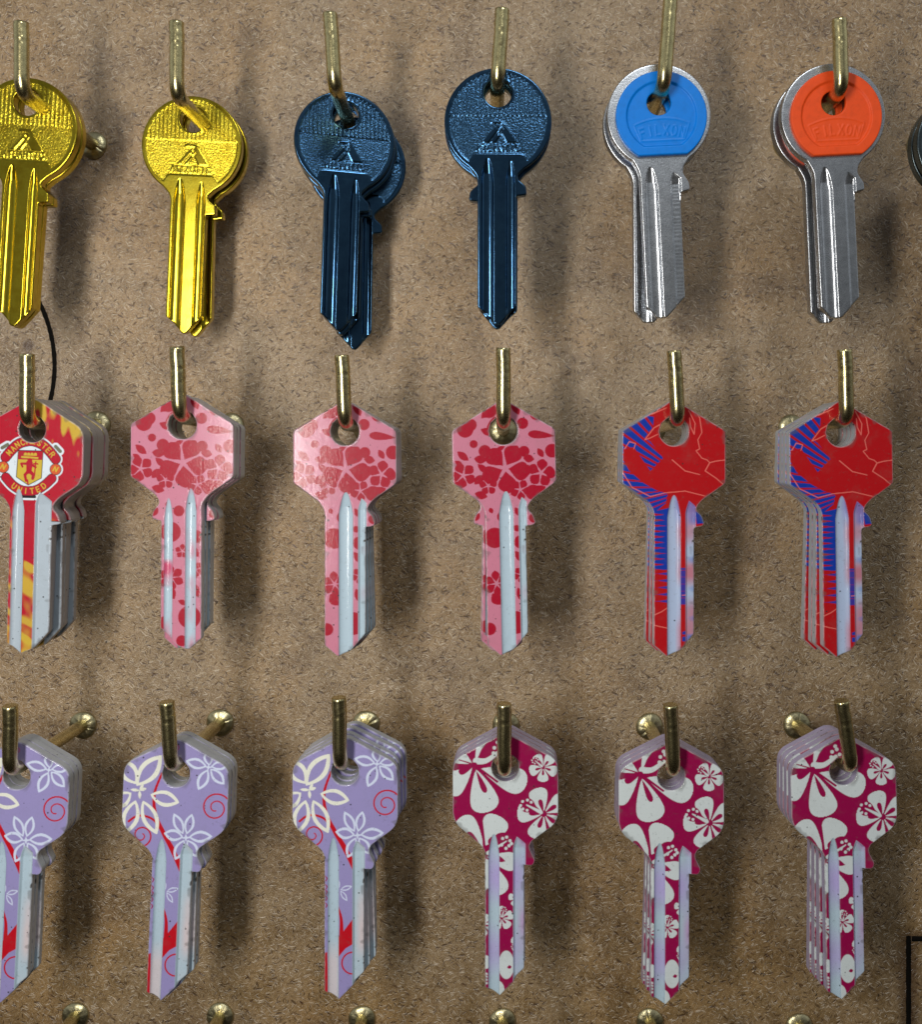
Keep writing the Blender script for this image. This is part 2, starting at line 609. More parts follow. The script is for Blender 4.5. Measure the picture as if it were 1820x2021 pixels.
def lens_sd(P, a, b, w, bias=0.5):
    """leaf from a to b, widest part w at bias"""
    a = np.asarray(a, float); b = np.asarray(b, float)
    L = np.linalg.norm(b - a)
    e = (b - a) / L
    q = P - a
    s = (q @ e) / L
    t = np.abs(q @ np.array([-e[1], e[0]]))
    sc = np.clip(s, 0, 1)
    k = math.log(0.5) / math.log(bias)
    ww = w / 2 * np.sin(math.pi * sc ** k) ** 0.85
    out = t - ww
    return np.where((s < 0) | (s > 1), np.maximum(out, np.maximum(-s, s - 1) * L), out)


def fat_sd(P, a, b, w):
    """heart-free hibiscus petal: narrow at a, broad and round at b"""
    a = np.asarray(a, float); b = np.asarray(b, float)
    L = np.linalg.norm(b - a)
    e = (b - a) / L
    q = P - a
    s = (q @ e) / L
    t = np.abs(q @ np.array([-e[1], e[0]]))
    sc = np.clip(s, 0, 1)
    ww = w / 2 * sc ** 0.8 * np.sqrt(np.clip(1 - sc ** 5, 0, 1)) * 1.12
    out = t - ww
    return np.where((s < 0) | (s > 1), np.maximum(out, np.maximum(-s, s - 1) * L), out)


class Art:
    AA = 0.10
    def __init__(self, P, base):
        self.P = P
        self.C = np.tile(np.asarray(base, float), (len(P), 1))
    def fill(self, sd, col, amt=1.0, aa=None):
        aa = aa or self.AA
        m = np.clip(0.5 - sd / aa, 0, 1) * amt
        self.C += (np.asarray(col) - self.C) * m[:, None]
    def dot(self, c, r, col): self.fill(circ_sd(self.P, c, r), col)
    def line(self, pts, col, w0, w1=None): self.fill(stroke_sd(self.P, pts, w0, w1), col)
    def poly(self, pts, col): self.fill(poly_sd(self.P, pts), col)
    def leaf(self, a, b, w, col, bias=.5): self.fill(lens_sd(self.P, a, b, w, bias), col)


GLYPH = {
 'A': [[(0, 0), (.5, 1), (1, 0)], [(.2, .38), (.8, .38)]], 'T': [[(0, 1), (1, 1)], [(.5, 1), (.5, 0)]],
 'L': [[(0, 1), (0, 0), (.8, 0)]], 'N': [[(0, 0), (0, 1), (1, 0), (1, 1)]], 'I': [[(.5, 0), (.5, 1)]],
 'C': [[(1, .85), (.75, 1), (.3, 1), (0, .7), (0, .3), (.3, 0), (.75, 0), (1, .15)]],
 'M': [[(0, 0), (.05, 1), (.5, .25), (.95, 1), (1, 0)]], 'H': [[(0, 0), (0, 1)], [(1, 0), (1, 1)], [(0, .5), (1, .5)]],
 'E': [[(.9, 1), (0, 1), (0, 0), (.9, 0)], [(0, .52), (.75, .52)]], 'F': [[(.9, 1), (0, 1), (0, 0)], [(0, .55), (.7, .55)]],
 'S': [[(.95, .85), (.6, 1), (.2, .95), (.05, .72), (.4, .52), (.85, .35), (.9, .12), (.5, 0), (.05, .12)]],
 'R': [[(0, 0), (0, 1), (.7, 1), (.95, .78), (.7, .52), (0, .5)], [(.5, .5), (1, 0)]],
 'U': [[(0, 1), (0, .25), (.3, 0), (.7, 0), (1, .25), (1, 1)]], 'D': [[(0, 0), (0, 1), (.6, 1), (1, .7), (1, .3), (.6, 0), (0, 0)]],
 'X': [[(0, 1), (1, 0)], [(0, 0), (1, 1)]], 'O': [[(.3, 0), (0, .3), (0, .7), (.3, 1), (.7, 1), (1, .7), (1, .3), (.7, 0), (.3, 0)]],
}


def text_sd(P, s, place, w):
    """place(i) -> (origin of letter i's lower left, right vector, up vector) ; returns distance to strokes"""
    out = np.full(len(P), 1e9)
    for i, ch in enumerate(s):
        o, ex, ey = place(i)
        for st in GLYPH[ch]:
            pts = [np.asarray(o) + np.asarray(ex) * a + np.asarray(ey) * b for a, b in st]
            out = np.minimum(out, stroke_sd(P, pts, w))
    return out


# ------------------------------------------------------------------ key blanks
def rounded(pts):
    """closed polygon of (x, y, r) with rounded corners"""
    out = []
    n = len(pts)
    for i in range(n):
        p = np.array(pts[i][:2], float)
        r = pts[i][2] if len(pts[i]) > 2 else 0
        if r <= 0:
            out.append(p)
            continue
        a = np.array(pts[i - 1][:2], float) - p
        b = np.array(pts[(i + 1) % n][:2], float) - p
        la, lb = np.linalg.norm(a), np.linalg.norm(b)
        d = min(r, la * .49, lb * .49)
        p0, p2 = p + a / la * d, p + b / lb * d
        for t in np.linspace(0, 1, 7):
            out.append((1 - t) ** 2 * p0 + 2 * t * (1 - t) * p + t * t * p2)
    return out


def resample(pts, step):
    pts = np.asarray(pts, float)
    q = np.vstack([pts, pts[:1]])
    out = []
    for a, b in zip(q[:-1], q[1:]):
        L = np.linalg.norm(b - a)
        if L < 1e-6: continue
        k = max(1, int(round(L / step)))
        for i in range(k):
            out.append(a + (b - a) * i / k)
    # drop points that nearly coincide
    res = [out[0]]
    for p in out[1:]:
        if np.linalg.norm(p - res[-1]) > 0.04: res.append(p)
    if np.linalg.norm(res[0] - res[-1]) < 0.04: res.pop()
    res = np.array(res)
    area2 = np.sum(res[:, 0] * np.roll(res[:, 1], -1) - np.roll(res[:, 0], -1) * res[:, 1])
    if area2 < 0: res = res[::-1].copy()
    return res                      # counter-clockwise


def arc_pts(c, r, a0, a1, n=60):
    return [(c[0] + r * math.cos(a), c[1] + r * math.sin(a)) for a in np.linspace(a0, a1, n)]


class Design:
    pass


def groove_profile(P, grooves):
    """depth (0..) and mask of the milled grooves"""
    dep = np.zeros(len(P)); mask = np.zeros(len(P))
    for (x0, x1, ytop, kind, depth) in grooves:
        run = 5.0
        q = np.clip((ytop - P[:, 1]) / run, 0, 1)
        if kind == 'open':                # milled away out to the edge
            left = x0 + 1.0 * np.clip(1 - q * 1.5, 0, 1) ** 1.5
            right = x0 + (x1 - x0 + 3.0) * q ** 0.75
            right = np.where(P[:, 1] > ytop - 7.0, np.minimum(right, x1 + 0.25), right)
            inside = np.minimum(P[:, 0] - left, right - P[:, 0])
            inside = np.where(P[:, 1] < ytop, inside, -1)
            prof = np.clip(inside / 0.45, 0, 1)
            prof = prof * prof * (3 - 2 * prof) * np.clip(q * 1.6, 0, 1)
            d = depth * prof * (0.86 + 0.14 * np.clip((P[:, 0] - x0) / (x1 - x0), 0, 1))
        else:
            c = (x0 + x1) / 2
            hw = (x1 - x0) / 2 * np.sqrt(q)
            t = np.abs(P[:, 0] - c) / np.maximum(hw, 1e-3)
            inside = np.where(q > 0, hw - np.abs(P[:, 0] - c), -1)
            prof = np.sqrt(np.clip(1 - t ** 2.6, 0, 1))
            d = depth * prof * np.clip(q * 1.5, 0, 1) ** 0.8
        dep = np.maximum(dep, np.where(inside > 0, d, 0))
        mask = np.maximum(mask, np.clip(0.5 + inside / 0.16, 0, 1))
    return dep, mask


def build_plate(loops, thick, h_fn, split_y, step=0.16, bevel=0.28):
    """plate with a finely gridded front. loops: [outer ccw, hole...]. Returns arrays for front, wall, back, with normals"""
    rings = [resample(loops[0], 0.22)] + [resample(lp, 0.22)[::-1].copy() for lp in loops[1:]]
    allp = [*rings]
    def sd_of(P):
        d = poly_sd(P, rings[0])
        for r_ in rings[1:]:
            d = np.maximum(d, -poly_sd(P, r_))
        return -d                     # positive inside
    pts = [np.vstack(rings)]
    nb = len(pts[0])
    for off in (0.09, 0.20, 0.33):
        for rg in rings:
            t = np.roll(rg, -1, 0) - np.roll(rg, 1, 0)
            t /= np.maximum(np.linalg.norm(t, axis=1), 1e-9)[:, None]
            q = rg + np.stack([-t[:, 1], t[:, 0]], 1) * off
            s = sd_of(q)
            pts.append(q[s > off * 0.88])
    lo, hi = rings[0].min(0), rings[0].max(0)
    gx = np.arange(lo[0], hi[0], step)
    gy = np.arange(lo[1], hi[1], step * 0.95)
    X, Y = np.meshgrid(gx, gy)
    X = X + (np.arange(len(gy)) % 2)[:, None] * step * .5
    G = np.stack([X.ravel(), Y.ravel()], 1)
    # quick reject then exact
    G = G[sd_of(G) > 0.42]
    pts.append(G)
    P = np.vstack(pts)
    edges = []
    k = 0
    for rg in rings:
        n = len(rg)
        edges += [(k + i, k + (i + 1) % n) for i in range(n)]
        k += n
    vs, _, fs, orig, _, _ = delaunay_2d_cdt([Vector(p) for p in P], edges, [], 0, 1e-6)
    P2 = np.array([(v.x, v.y) for v in vs])
    Fc = np.array([f for f in fs if len(f) == 3])
    cen = P2[Fc].mean(1)
    keep = sd_of(cen) > 1e-4
    Fc = Fc[keep]
    A = P2[Fc[:, 1]] - P2[Fc[:, 0]]
    B = P2[Fc[:, 2]] - P2[Fc[:, 0]]
    flip = (A[:, 0] * B[:, 1] - A[:, 1] * B[:, 0]) < 0
    Fc[flip] = Fc[flip][:, ::-1]
    sd = np.clip(sd_of(P2), 0, None)
    bz = np.where(sd < bevel, bevel - np.sqrt(np.clip(bevel ** 2 - (bevel - sd) ** 2, 0, None)), 0)
    z = thick / 2 - bz + h_fn(P2, sd)
    V = np.column_stack([P2, z])
    fn = np.cross(V[Fc[:, 1]] - V[Fc[:, 0]], V[Fc[:, 2]] - V[Fc[:, 0]])
    N = np.zeros_like(V)
    for c in range(3): np.add.at(N, Fc[:, c], fn)
    N /= np.maximum(np.linalg.norm(N, axis=1), 1e-12)[:, None]
    # walls (rings' own z comes from the surface function)
    WV, WN, WF = [], [], []
    for rg in rings:
        n = len(rg)
        zz = thick / 2 - bevel + h_fn(rg, np.zeros(n))
        t = np.roll(rg, -1, 0) - np.roll(rg, 1, 0)
        t /= np.maximum(np.linalg.norm(t, axis=1), 1e-9)[:, None]
        nr = np.stack([t[:, 1], -t[:, 0], np.zeros(n)], 1)
        k = len(WV)
        for i in range(n):
            WV.append((rg[i, 0], rg[i, 1], zz[i])); WN.append(nr[i])
            WV.append((rg[i, 0], rg[i, 1], -thick / 2)); WN.append(nr[i])
        for i in range(n):
            j = (i + 1) % n
            WF.append((k + 2 * i, k + 2 * i + 1, k + 2 * j + 1, k + 2 * j))
    # back
    bp = [rg[::2] for rg in rings]
    BP = np.vstack(bp)
    nbk = len(BP)
    e2 = []; k = 0
    for rg in bp:
        n = len(rg); e2 += [(k + i, k + (i + 1) % n) for i in range(n)]; k += n
    g2 = np.array([(x, y) for y in np.arange(split_y % 2 - 60, 20, 2.0) for x in np.arange(-13, 13, 2.0)])
    g2 = g2[sd_of(g2) > 0.5]
    vs, _, fs, _, _, _ = delaunay_2d_cdt([Vector(p) for p in np.vstack([BP, g2])], e2, [], 0, 1e-6)
    B2 = np.array([(v.x, v.y) for v in vs])
    BF = np.array([f for f in fs if len(f) == 3])
    BF = BF[sd_of(B2[BF].mean(1)) > 1e-4]
    A = B2[BF[:, 1]] - B2[BF[:, 0]]
    B = B2[BF[:, 2]] - B2[BF[:, 0]]
    fl = (A[:, 0] * B[:, 1] - A[:, 1] * B[:, 0]) > 0
    BF[fl] = BF[fl][:, ::-1]
    BV = np.column_stack([B2, np.full(len(B2), -thick / 2)])
    BN = np.tile([0, 0, -1.0], (len(B2), 1))
    build_plate.sd = sd
    return V, N, Fc, np.array(WV), np.array(WN), np.array(WF), BV, BN, BF


def plate_objects(parts, mats, names, parent, split_y, color_fn=None, wall_col=None):
    V, N, Fc, WV, WN, WF, BV, BN, BF = parts
    VV = np.vstack([V, WV, BV]); NN = np.vstack([N, WN, BN])
    colors = None
    if color_fn is not None:
        colors = np.vstack([color_fn(V[:, :2]), np.tile(wall_col, (len(WV), 1)), np.tile(wall_col, (len(BV), 1))])
    o1, o2 = len(V), len(V) + len(WV)
    faces = [tuple(f) for f in Fc] + [tuple(f) for f in (WF + o1)] + [tuple(f) for f in (BF + o2)]
    cy = np.concatenate([V[Fc][:, :, 1].mean(1), WV[WF][:, :, 1].mean(1), BV[BF][:, :, 1].mean(1)])
    res = []
    sel = [(names[0], cy >= split_y, mats[0]), (names[1], cy < split_y, mats[1])] if len(names) > 1 else [(names[0], cy > -1e9, mats[0])]
    for nm, mask, mat in sel:
        fs = [faces[i] for i in np.nonzero(mask)[0]]
        used = np.unique(np.concatenate([np.array(f) for f in fs]))
        mp = np.full(len(VV), -1); mp[used] = np.arange(len(used))
        res.append(mesh_obj(nm, VV[used], [tuple(mp[list(f)]) for f in fs], mat, parent,
                            colors[used] if colors is not None else None, NN[used]))
    return res


# ---- outlines (mm, origin = centre of the hanging hole)
def round_outline():
    c, r = (0, -6.4), 12.1
    aL = math.atan2(-10.14, -6.6)
    aR = math.atan2(-10.5, 6.0)
    head = arc_pts(c, r, aL + 2 * math.pi if aL < 0 else aL, aR, 110)
    # from the left junction over the top to the right one
    pts = [(-4.6, -48.1, .3), (-4.6, -18.7, 1.6)] + [(x, y, 0) for x, y in head]
    pts += [(4.4, -18.5, 1.0), (4.6, -19.4, .3), (6.3, -20.9, .6), (6.5, -22.9, .5), (4.15, -23.2, .25),
            (4.15, -47.7, .25), (1.0, -51.6, .3), (0.2, -52.3, .4), (-0.6, -52.1, .3), (-2.9, -49.5, .2), (-3.4, -49.1, .2)]
    return rounded(pts)


def silver_outline():
    c, r = (0, -2.7), 11.85
    aL = math.atan2(-9.9, -6.5) + 2 * math.pi
    aR = math.atan2(-9.9, 6.5)
    head = arc_pts(c, r, aL, aR, 110)
    pts = [(-5.0, -46.1, .3), (-5.0, -15.4, 1.6)] + [(x, y, 0) for x, y in head]
    pts += [(5.0, -14.6, 1.0), (4.9, -16.0, .3), (6.2, -18.2, .6), (6.3, -19.9, .5), (4.15, -20.4, .25),
            (4.1, -44.2, .25), (-0.4, -48.7, .4), (-2.6, -48.6, .4), (-3.6, -47.4, .2)]
    return rounded(pts)


def hex_outline(cor=0.7, flip=False, apex=1.4):
    pts = [(-4.6, -48.3, .35), (-4.6, -17.8, 1.3), (-5.8, -16.0, .8), (-11.7, -11.7, cor), (-11.7, .2, cor), (0, 7.3, apex),
           (11.7, .2, cor), (11.7, -11.7, cor), (5.9, -15.9, 1.3), (4.9, -17.6, 1.3), (6.5, -19.3, .8), (6.9, -21.3, .9),
           (4.65, -21.7, .3), (4.65, -45.8, .35), (1.2, -49.7, .3), (-1.6, -50.9, .6)]
    if flip:
        pts = [(-x, y, r) for x, y, r in pts]
    return rounded(pts)


def soft_hex_outline():
    pts = [(-4.6, -49.5, .35), (-4.6, -19.0, 1.6), (-5.4, -17.6, 1.0), (-11.9, -12.2, 2.4), (-11.9, 1.7, 2.4), (0, 8.1, 2.0),
           (12.0, 1.7, 2.4), (12.0, -12.2, 2.4), (5.7, -16.8, 1.5), (5.5, -18.4, .9), (6.8, -20.8, .7), (6.2, -22.2, .7),
           (4.3, -22.0, .3), (4.3, -45.6, .35), (2.6, -47.2, .3), (2.2, -48.0, .3), (-1.4, -51.6, .6)]
    return rounded(pts)


def hole_pts(r): return arc_pts((0, 0), r, 0, 2 * math.pi * 71 / 72, 72)


# ---- prints
WHITE = lin(208, 216, 216)
CREAM = lin(228, 228, 214)
GROOVE = lin(176, 196, 208)

def put_groove(art, grooves, tint=None, col=None):
    _, mask = groove_profile(art.P, grooves)
    g = np.tile(col if col is not None else GROOVE, (len(art.P), 1))
    if tint is not None: g = tint(g, art.P)
    art.C += (g - art.C) * mask[:, None]


def vnoise(P, s, seed=0):
    """cheap smooth 2D value noise"""
    rng = np.random.RandomState(seed)
    tab = rng.rand(64, 64)
    q = P * s + 1000.0
    i = np.floor(q).astype(int)
    f = q - i
    f = f * f * (3 - 2 * f)
    a = tab[i[:, 0] % 64, i[:, 1] % 64]; b = tab[(i[:, 0] + 1) % 64, i[:, 1] % 64]
    c = tab[i[:, 0] % 64, (i[:, 1] + 1) % 64]; d = tab[(i[:, 0] + 1) % 64, (i[:, 1] + 1) % 64]
    return (a * (1 - f[:, 0]) + b * f[:, 0]) * (1 - f[:, 1]) + (c * (1 - f[:, 0]) + d * f[:, 0]) * f[:, 1]


# lilac flowers and red curls
LILAC_G = [(-3.8, -1.35, -14.9, 'round', .75), (1.75, 4.3, -15.1, 'open', .7)]
def lilac_paint(P):
    k = .0413
    q = lambda x, y: ((x - 475) * k, -(y - 535) * k)
    a = Art(P, lin(150, 141, 190))
    pale = lin(206, 214, 236)
    RED = lin(188, 18, 34)
    def opetal(c, tip, w, col, s0=.42, s1=.54, bias=.5):
        c = np.array(c); tip = np.array(tip)
        o = lens_sd(P, c, tip, w, bias)
        i = lens_sd(P, c + (tip - c) * .10, c + (tip - c) * .86, w * s1, bias)
        a.fill(np.maximum(o, -i), col)
    # red stem
    a.line(cr([q(398, 535), q(362, 650), q(372, 760), q(420, 860), q(470, 945), q(530, 1060)]), RED, .45, 1.3)
    a.line(cr([q(228, 806), q(262, 780), q(305, 772), q(360, 790), q(405, 838)]), RED, .5, .5)
    # big cream flower at the left
    c0 = q(280, 635)
    opetal(q(262, 610), q(392, 438), 4.4, CREAM)
    opetal(q(340, 655), q(500, 692), 3.6, CREAM)
    opetal(q(262, 600), q(170, 470), 4.0, CREAM)
    opetal(q(235, 650), q(130, 730), 3.6, CREAM)
    opetal(q(262, 690), q(212, 875), 3.9, CREAM)
    opetal(q(300, 690), q(385, 870), 3.7, CREAM)
    for t in ((230, 632), (318, 622), (284, 682), (300, 600)):
        a.leaf(c0, q(*t), .7, CREAM)
    # pale flower upper right
    c1 = q(650, 492)
    opetal(q(640, 488), q(526, 462), 2.5, pale); opetal(q(648, 505), q(600, 618), 2.6, pale)
    opetal(q(662, 500), q(742, 582), 2.5, pale); opetal(q(655, 482), q(640, 400), 2.2, pale); opetal(q(664, 488), q(765, 470), 2.2, pale)
    a.leaf(q(630, 492), q(672, 492), .4, pale); a.leaf(q(652, 474), q(648, 512), .4, pale)
    # pale flower at the neck
    opetal(q(528, 862), q(472, 752), 2.3, pale); opetal(q(548, 862), q(572, 750), 2.3, pale)
    opetal(q(560, 878), q(688, 868), 2.7, pale); opetal(q(528, 880), q(424, 862), 2.7, pale)
    opetal(q(535, 895), q(490, 1005), 2.5, pale); opetal(q(552, 895), q(612, 985), 2.5, pale)
    a.leaf(q(520, 884), q(570, 880), .45, pale); a.leaf(q(543, 860), q(545, 905), .45, pale)
    # spirals
    def spiral(c, r0, turns, start, w):
        pts = []
        for t in np.linspace(0, 1, 44):
            r = r0 * (1 - .80 * t); an = start + turns * 2 * math.pi * t
            pts.append((c[0] + r * math.cos(an), c[1] + r * math.sin(an)))
        a.line(pts, RED, w, w * .7)
    spiral(q(700, 712), 3.35, 1.65, R(40), .36)
    spiral(q(300, 880), 2.45, 1.35, R(-75), .36)
    a.fill(np.abs(circ_sd(P, q(472, 392), .55)) - .12, lin(196, 90, 150))
    # blade
    opetal(q(452, 1180), q(515, 1160), 1.1, pale); opetal(q(452, 1185), q(488, 1240), 1.1, pale)
    opetal(q(440, 1180), q(430, 1110), 1.1, pale)
    a.line(cr([q(440, 1275), q(456, 1340), q(458, 1430)]), RED, .35, 1.0)
    a.poly([q(440, 1440), q(462, 1415), q(522, 1335), q(522, 1475), q(480, 1500), q(440, 1548), q(430, 1560), q(425, 1430)], RED)
    a.poly([q(340, 1532), q(380, 1520), q(386, 1745), q(340, 1745)], RED)
    a.fill(np.abs(circ_sd(P, q(520, 1580), 2.45)) - .17, RED)
    for y in (1105, 1150, 1178, 1212, 1250):
        a.line(cr([q(366, y), q(378, y + 12), q(372, y + 26)]), lin(150, 40, 80), .25)
    # flakes of wear near the edge, pale
    nz = vnoise(P, 2.2, 3)
    def tint(g, P):
        t = np.clip((vnoise(P, .16, 5) - .45) * 2.2, 0, 1) * np.clip((P[:, 0] - 2.0) / 1.6, 0, 1)
        t2 = np.clip((-38 - P[:, 1]) / 5, 0, 1) * np.clip((-1.0 - P[:, 0]) / 1.0, 0, 1)
        m = np.maximum(t, t2 * .8)[:, None] * .55
        return g + (lin(232, 196, 190) - g) * m
    put_groove(a, LILAC_G, tint)
    return a.C


# crimson with white hibiscus
MAG_G = LILAC_G
def hibiscus(a, c, Rr, rot, crim, pist=None, only=None, w=1.0):
    P = a.P
    c = np.asarray(c, float)
    for i in range(5):
        if only and i not in only: continue
        an = rot + i * 2 * math.pi / 5
        e = np.array([math.cos(an), math.sin(an)])
        a.fill(fat_sd(P, c + e * Rr * .06, c + e * Rr, Rr * .98 * w), WHITE)
    for i in range(5):
        if only and i not in only: continue
        an = rot + i * 2 * math.pi / 5
        e = np.array([math.cos(an), math.sin(an)])
        a.fill(fat_sd(P, c + e * Rr * .05, c + e * Rr * .56, Rr * .22), crim)
    a.dot(c, Rr * .12, crim)
    if pist is not None:
        e = np.array([math.cos(pist), math.sin(pist)])
        f = np.array([-e[1], e[0]])
        a.leaf(c + e * Rr * .2, c + e * Rr * 1.0, Rr * .55, crim, .62)
        a.line([c + e * Rr * .12, c + e * Rr * .72], WHITE, Rr * .14, Rr * .05)
        for s, t in ((.62, .17), (.78, .20), (.92, .12), (.62, -.17), (.78, -.18), (.92, -.05)):
            a.dot(c + e * Rr * s + f * Rr * t, Rr * .055, WHITE)


def magenta_paint(P):
    k = .0413
    q = lambda x, y: ((x - 445) * k, -(y - 565) * k)
    crim = lin(148, 14, 72)
    a = Art(P, crim)
    # big flower beside the hole
    c = np.array(q(275, 552))
    a.fill(fat_sd(P, q(285, 575), q(346, 806), 8.2), WHITE)
    a.fill(fat_sd(P, q(262, 562), q(118, 690), 7.2), WHITE)
    a.fill(fat_sd(P, q(310, 570), q(560, 655), 7.6), WHITE)
    a.fill(fat_sd(P, q(262, 540), q(150, 480), 4.6), WHITE)
    a.fill(fat_sd(P, q(282, 535), q(350, 395), 4.4), WHITE)
    a.fill(fat_sd(P, q(285, 580), q(338, 700), 1.7), crim)
    a.fill(fat_sd(P, q(270, 555), q(190, 592), 2.0), crim)
    a.line([q(272, 545), q(190, 520)], crim, .35, .25)
    a.line([q(275, 540), q(266, 470)], crim, .6, .4)
    a.line([q(275, 548), q(400, 640)], crim, .5, .5)
    a.leaf(q(290, 520), q(440, 410), 3.6, crim, .55)
    a.line(cr([q(285, 527), q(340, 525), q(405, 480)]), WHITE, 1.5, .8)
    a.dot(c, .75, crim)
    for d in ((385, 455), (410, 442), (380, 484), (402, 425), (425, 470)):
        a.dot(q(*d), .42, WHITE)
    # two smaller flowers at the right
    hibiscus(a, q(652, 562), 3.25, R(-92), crim, R(140))
    hibiscus(a, q(655, 815), 6.0, R(-110), crim, R(153), w=.92)
    # flower at the neck
    c2 = np.array(q(338, 1030))
    a.fill(fat_sd(P, q(325, 1000), q(195, 838), 6.6), WHITE)
    a.fill(fat_sd(P, q(330, 990), q(412, 828), 7.6), WHITE)
    a.fill(fat_sd(P, q(318, 1010), q(238, 915), 1.8), crim)
    a.fill(fat_sd(P, q(345, 1050), q(512, 1085), 5.4), WHITE)
    a.fill(fat_sd(P, q(340, 1060), q(425, 1255), 6.0), WHITE)
    a.fill(fat_sd(P, q(330, 1060), q(300, 1240), 5.0), WHITE)
    a.leaf(q(345, 1040), q(445, 1075), 1.5, crim)
    a.leaf(q(352, 1025), q(478, 930), 4.2, crim, .6)
    a.leaf(q(380, 935), q(372, 1000), 2.2, crim)
    a.line([q(350, 1030), q(450, 965)], WHITE, .9, .25)
    for d in ((430, 950), (452, 943), (470, 962), (425, 985), (465, 990), (448, 1004), (478, 978)):
        a.dot(q(*d), .36, WHITE)
    a.line(cr([q(318, 860), q(325, 940), q(330, 1010)]), crim, .35, .7)
    # blade
    hibiscus(a, q(425, 1385), 2.7, R(20), crim, R(75))
    hibiscus(a, q(510, 1275), 2.0, R(170), crim, None)
    hibiscus(a, q(318, 1420), 2.6, R(60), crim, None)
    
    hibiscus(a, q(530, 1525), 2.4, R(150), crim, R(200))
    a.fill(np.hypot((P[:, 0] - q(450, 0)[0]) / 1.75, (P[:, 1] - q(0, 1640)[1]) / 3.2) - 1, WHITE, aa=.06)
    a.leaf(q(480, 1650), q(455, 1655), .8, crim)
    a.fill(np.hypot((P[:, 0] - q(405, 0)[0]) / 1.5, (P[:, 1] - q(0, 1790)[1]) / 2.6) - 1, WHITE, aa=.06)
    a.fill(np.hypot((P[:, 0] - q(342, 0)[0]) / .8, (P[:, 1] - q(0, 1625)[1]) / 1.5) - 1, WHITE, aa=.06)
    for y in (1690, 1705, 1722, 1740):
        a.dot(q(342, y), .26, WHITE)
    def tint(g, P):
        t = np.clip((vnoise(P, .20, 9) - .40) * 2.4, 0, 1) * np.clip((P[:, 0] - 1.8) / 2.4, 0, 1)
        t2 = np.clip((vnoise(P, .12, 19) - .25) * 1.8, 0, 1) * .85
        g = g + (lin(200, 110, 182) - g) * (t * .75)[:, None]
        return g + (lin(176, 158, 212) - g) * t2[:, None]
    put_groove(a, MAG_G, tint)
    return a.C


# pink with red blossom
PINK_G = [(-1.35, 1.85, -13.7, 'round', .8), (3.0, 4.65, -14.6, 'open', .55)]
PINK_FG = [(-3.9, -2.0, -16.5, 'round', .55), (0.9, 3.3, -14.3, 'round', .75)]
def pink_paint_fn(grooves, flip=False):
    def paint(P):
        k = .0413
        q = lambda x, y: ((x - 1345) * k, -(y - 540) * k)
        pink = lin(198, 122, 144)
        red = lin(164, 8, 40)
        a = Art(P, pink)
        dot = lambda x, y, r: a.dot(q(x, y), r * k, red)
        leaf = lambda x0, y0, x1, y1, w, b=.5: a.leaf(q(x0, y0), q(x1, y1), w * k, red, b)
        def blossom(x, y, r, rot, n=5, w=.75, pale=True):
            for i in range(n):
                t = rot + i * 2 * math.pi / n
                leaf(x + r * .12 * math.cos(t), y + r * .12 * math.sin(t), x + r * math.cos(t), y + r * math.sin(t), r * w, .6)
            if pale: a.dot(q(x, y), r * .12 * k, pink)
        dot(1450, 502, 31); dot(1135, 528, 46); dot(1165, 505, 34); dot(1268, 428, 42); leaf(1225, 470, 1300, 395, 50)
        leaf(1395, 372, 1432, 455, 46); leaf(1490, 455, 1545, 480, 34); leaf(1480, 560, 1625, 575, 44, .3)
        dot(1608, 655, 38); leaf(1290, 560, 1220, 530, 40); leaf(1300, 460, 1250, 555, 30)
        blossom(1120, 780, 72, .5); blossom(1545, 775, 78, 1.1); dot(1600, 780, 26); dot(1500, 880, 42); leaf(1470, 900, 1570, 850, 60)
        leaf(1090, 650, 1150, 700, 40); leaf(1075, 700, 1120, 730, 28); leaf(1180, 880, 1250, 900, 45); dot(1085, 840, 26)
        blossom(1350, 745, 140, .2, 5, .74); leaf(1250, 700, 1180, 690, 46); leaf(1450, 690, 1510, 700, 44); leaf(1230, 780, 1180, 830, 44); dot(1240, 650, 34); dot(1455, 655, 30); leaf(1200, 720, 1255, 770, 36)
        leaf(1440, 780, 1480, 730, 40); blossom(1255, 840, 52, .9); blossom(1430, 865, 58, .2); leaf(1300, 650, 1350, 625, 26)
        leaf(1530, 640, 1560, 690, 34); dot(1180, 610, 22)
        # blade
        dot(1285, 1125, 56); leaf(1260, 960, 1275, 990, 26); dot(1330, 1010, 30); leaf(1400, 960, 1425, 1010, 30)
        blossom(1290, 1375, 72, .4, 6, .62); leaf(1265, 1430, 1310, 1490, 60); dot(1248, 1622, 34); dot(1392, 1590, 62)
        leaf(1420, 1060, 1395, 1090, 40); dot(1425, 1150, 36); leaf(1395, 1200, 1440, 1260, 40); blossom(1425, 1330, 46, .3)
        leaf(1405, 1400, 1440, 1480, 44); dot(1500, 1020, 26); dot(1190, 1010, 28); blossom(1350, 1230, 40, 1.0); leaf(1330, 1500, 1380, 1520, 30)
        dot(1350, 1720, 30)
        def tint(g, P):
            if not flip:
                t = np.clip((vnoise(P, .3, 4) - .6) * 2, 0, 1) * np.clip((P[:, 0] - 3) / 1.4, 0, 1) * .3
            else:
                t = np.clip((vnoise(P, .28, 8) - .36) * 2.4, 0, 1) * np.where(P[:, 0] < 0, 1, .55) * np.clip(1 - np.abs(P[:, 0] - 2.1) * .8 * (P[:, 0] > 0), 0.25, 1)
            return g + (lin(200, 84, 118) - g) * np.clip(t * 1.25, 0, 1)[:, None]
        put_groove(a, grooves, tint)
        return a.C
    return paint


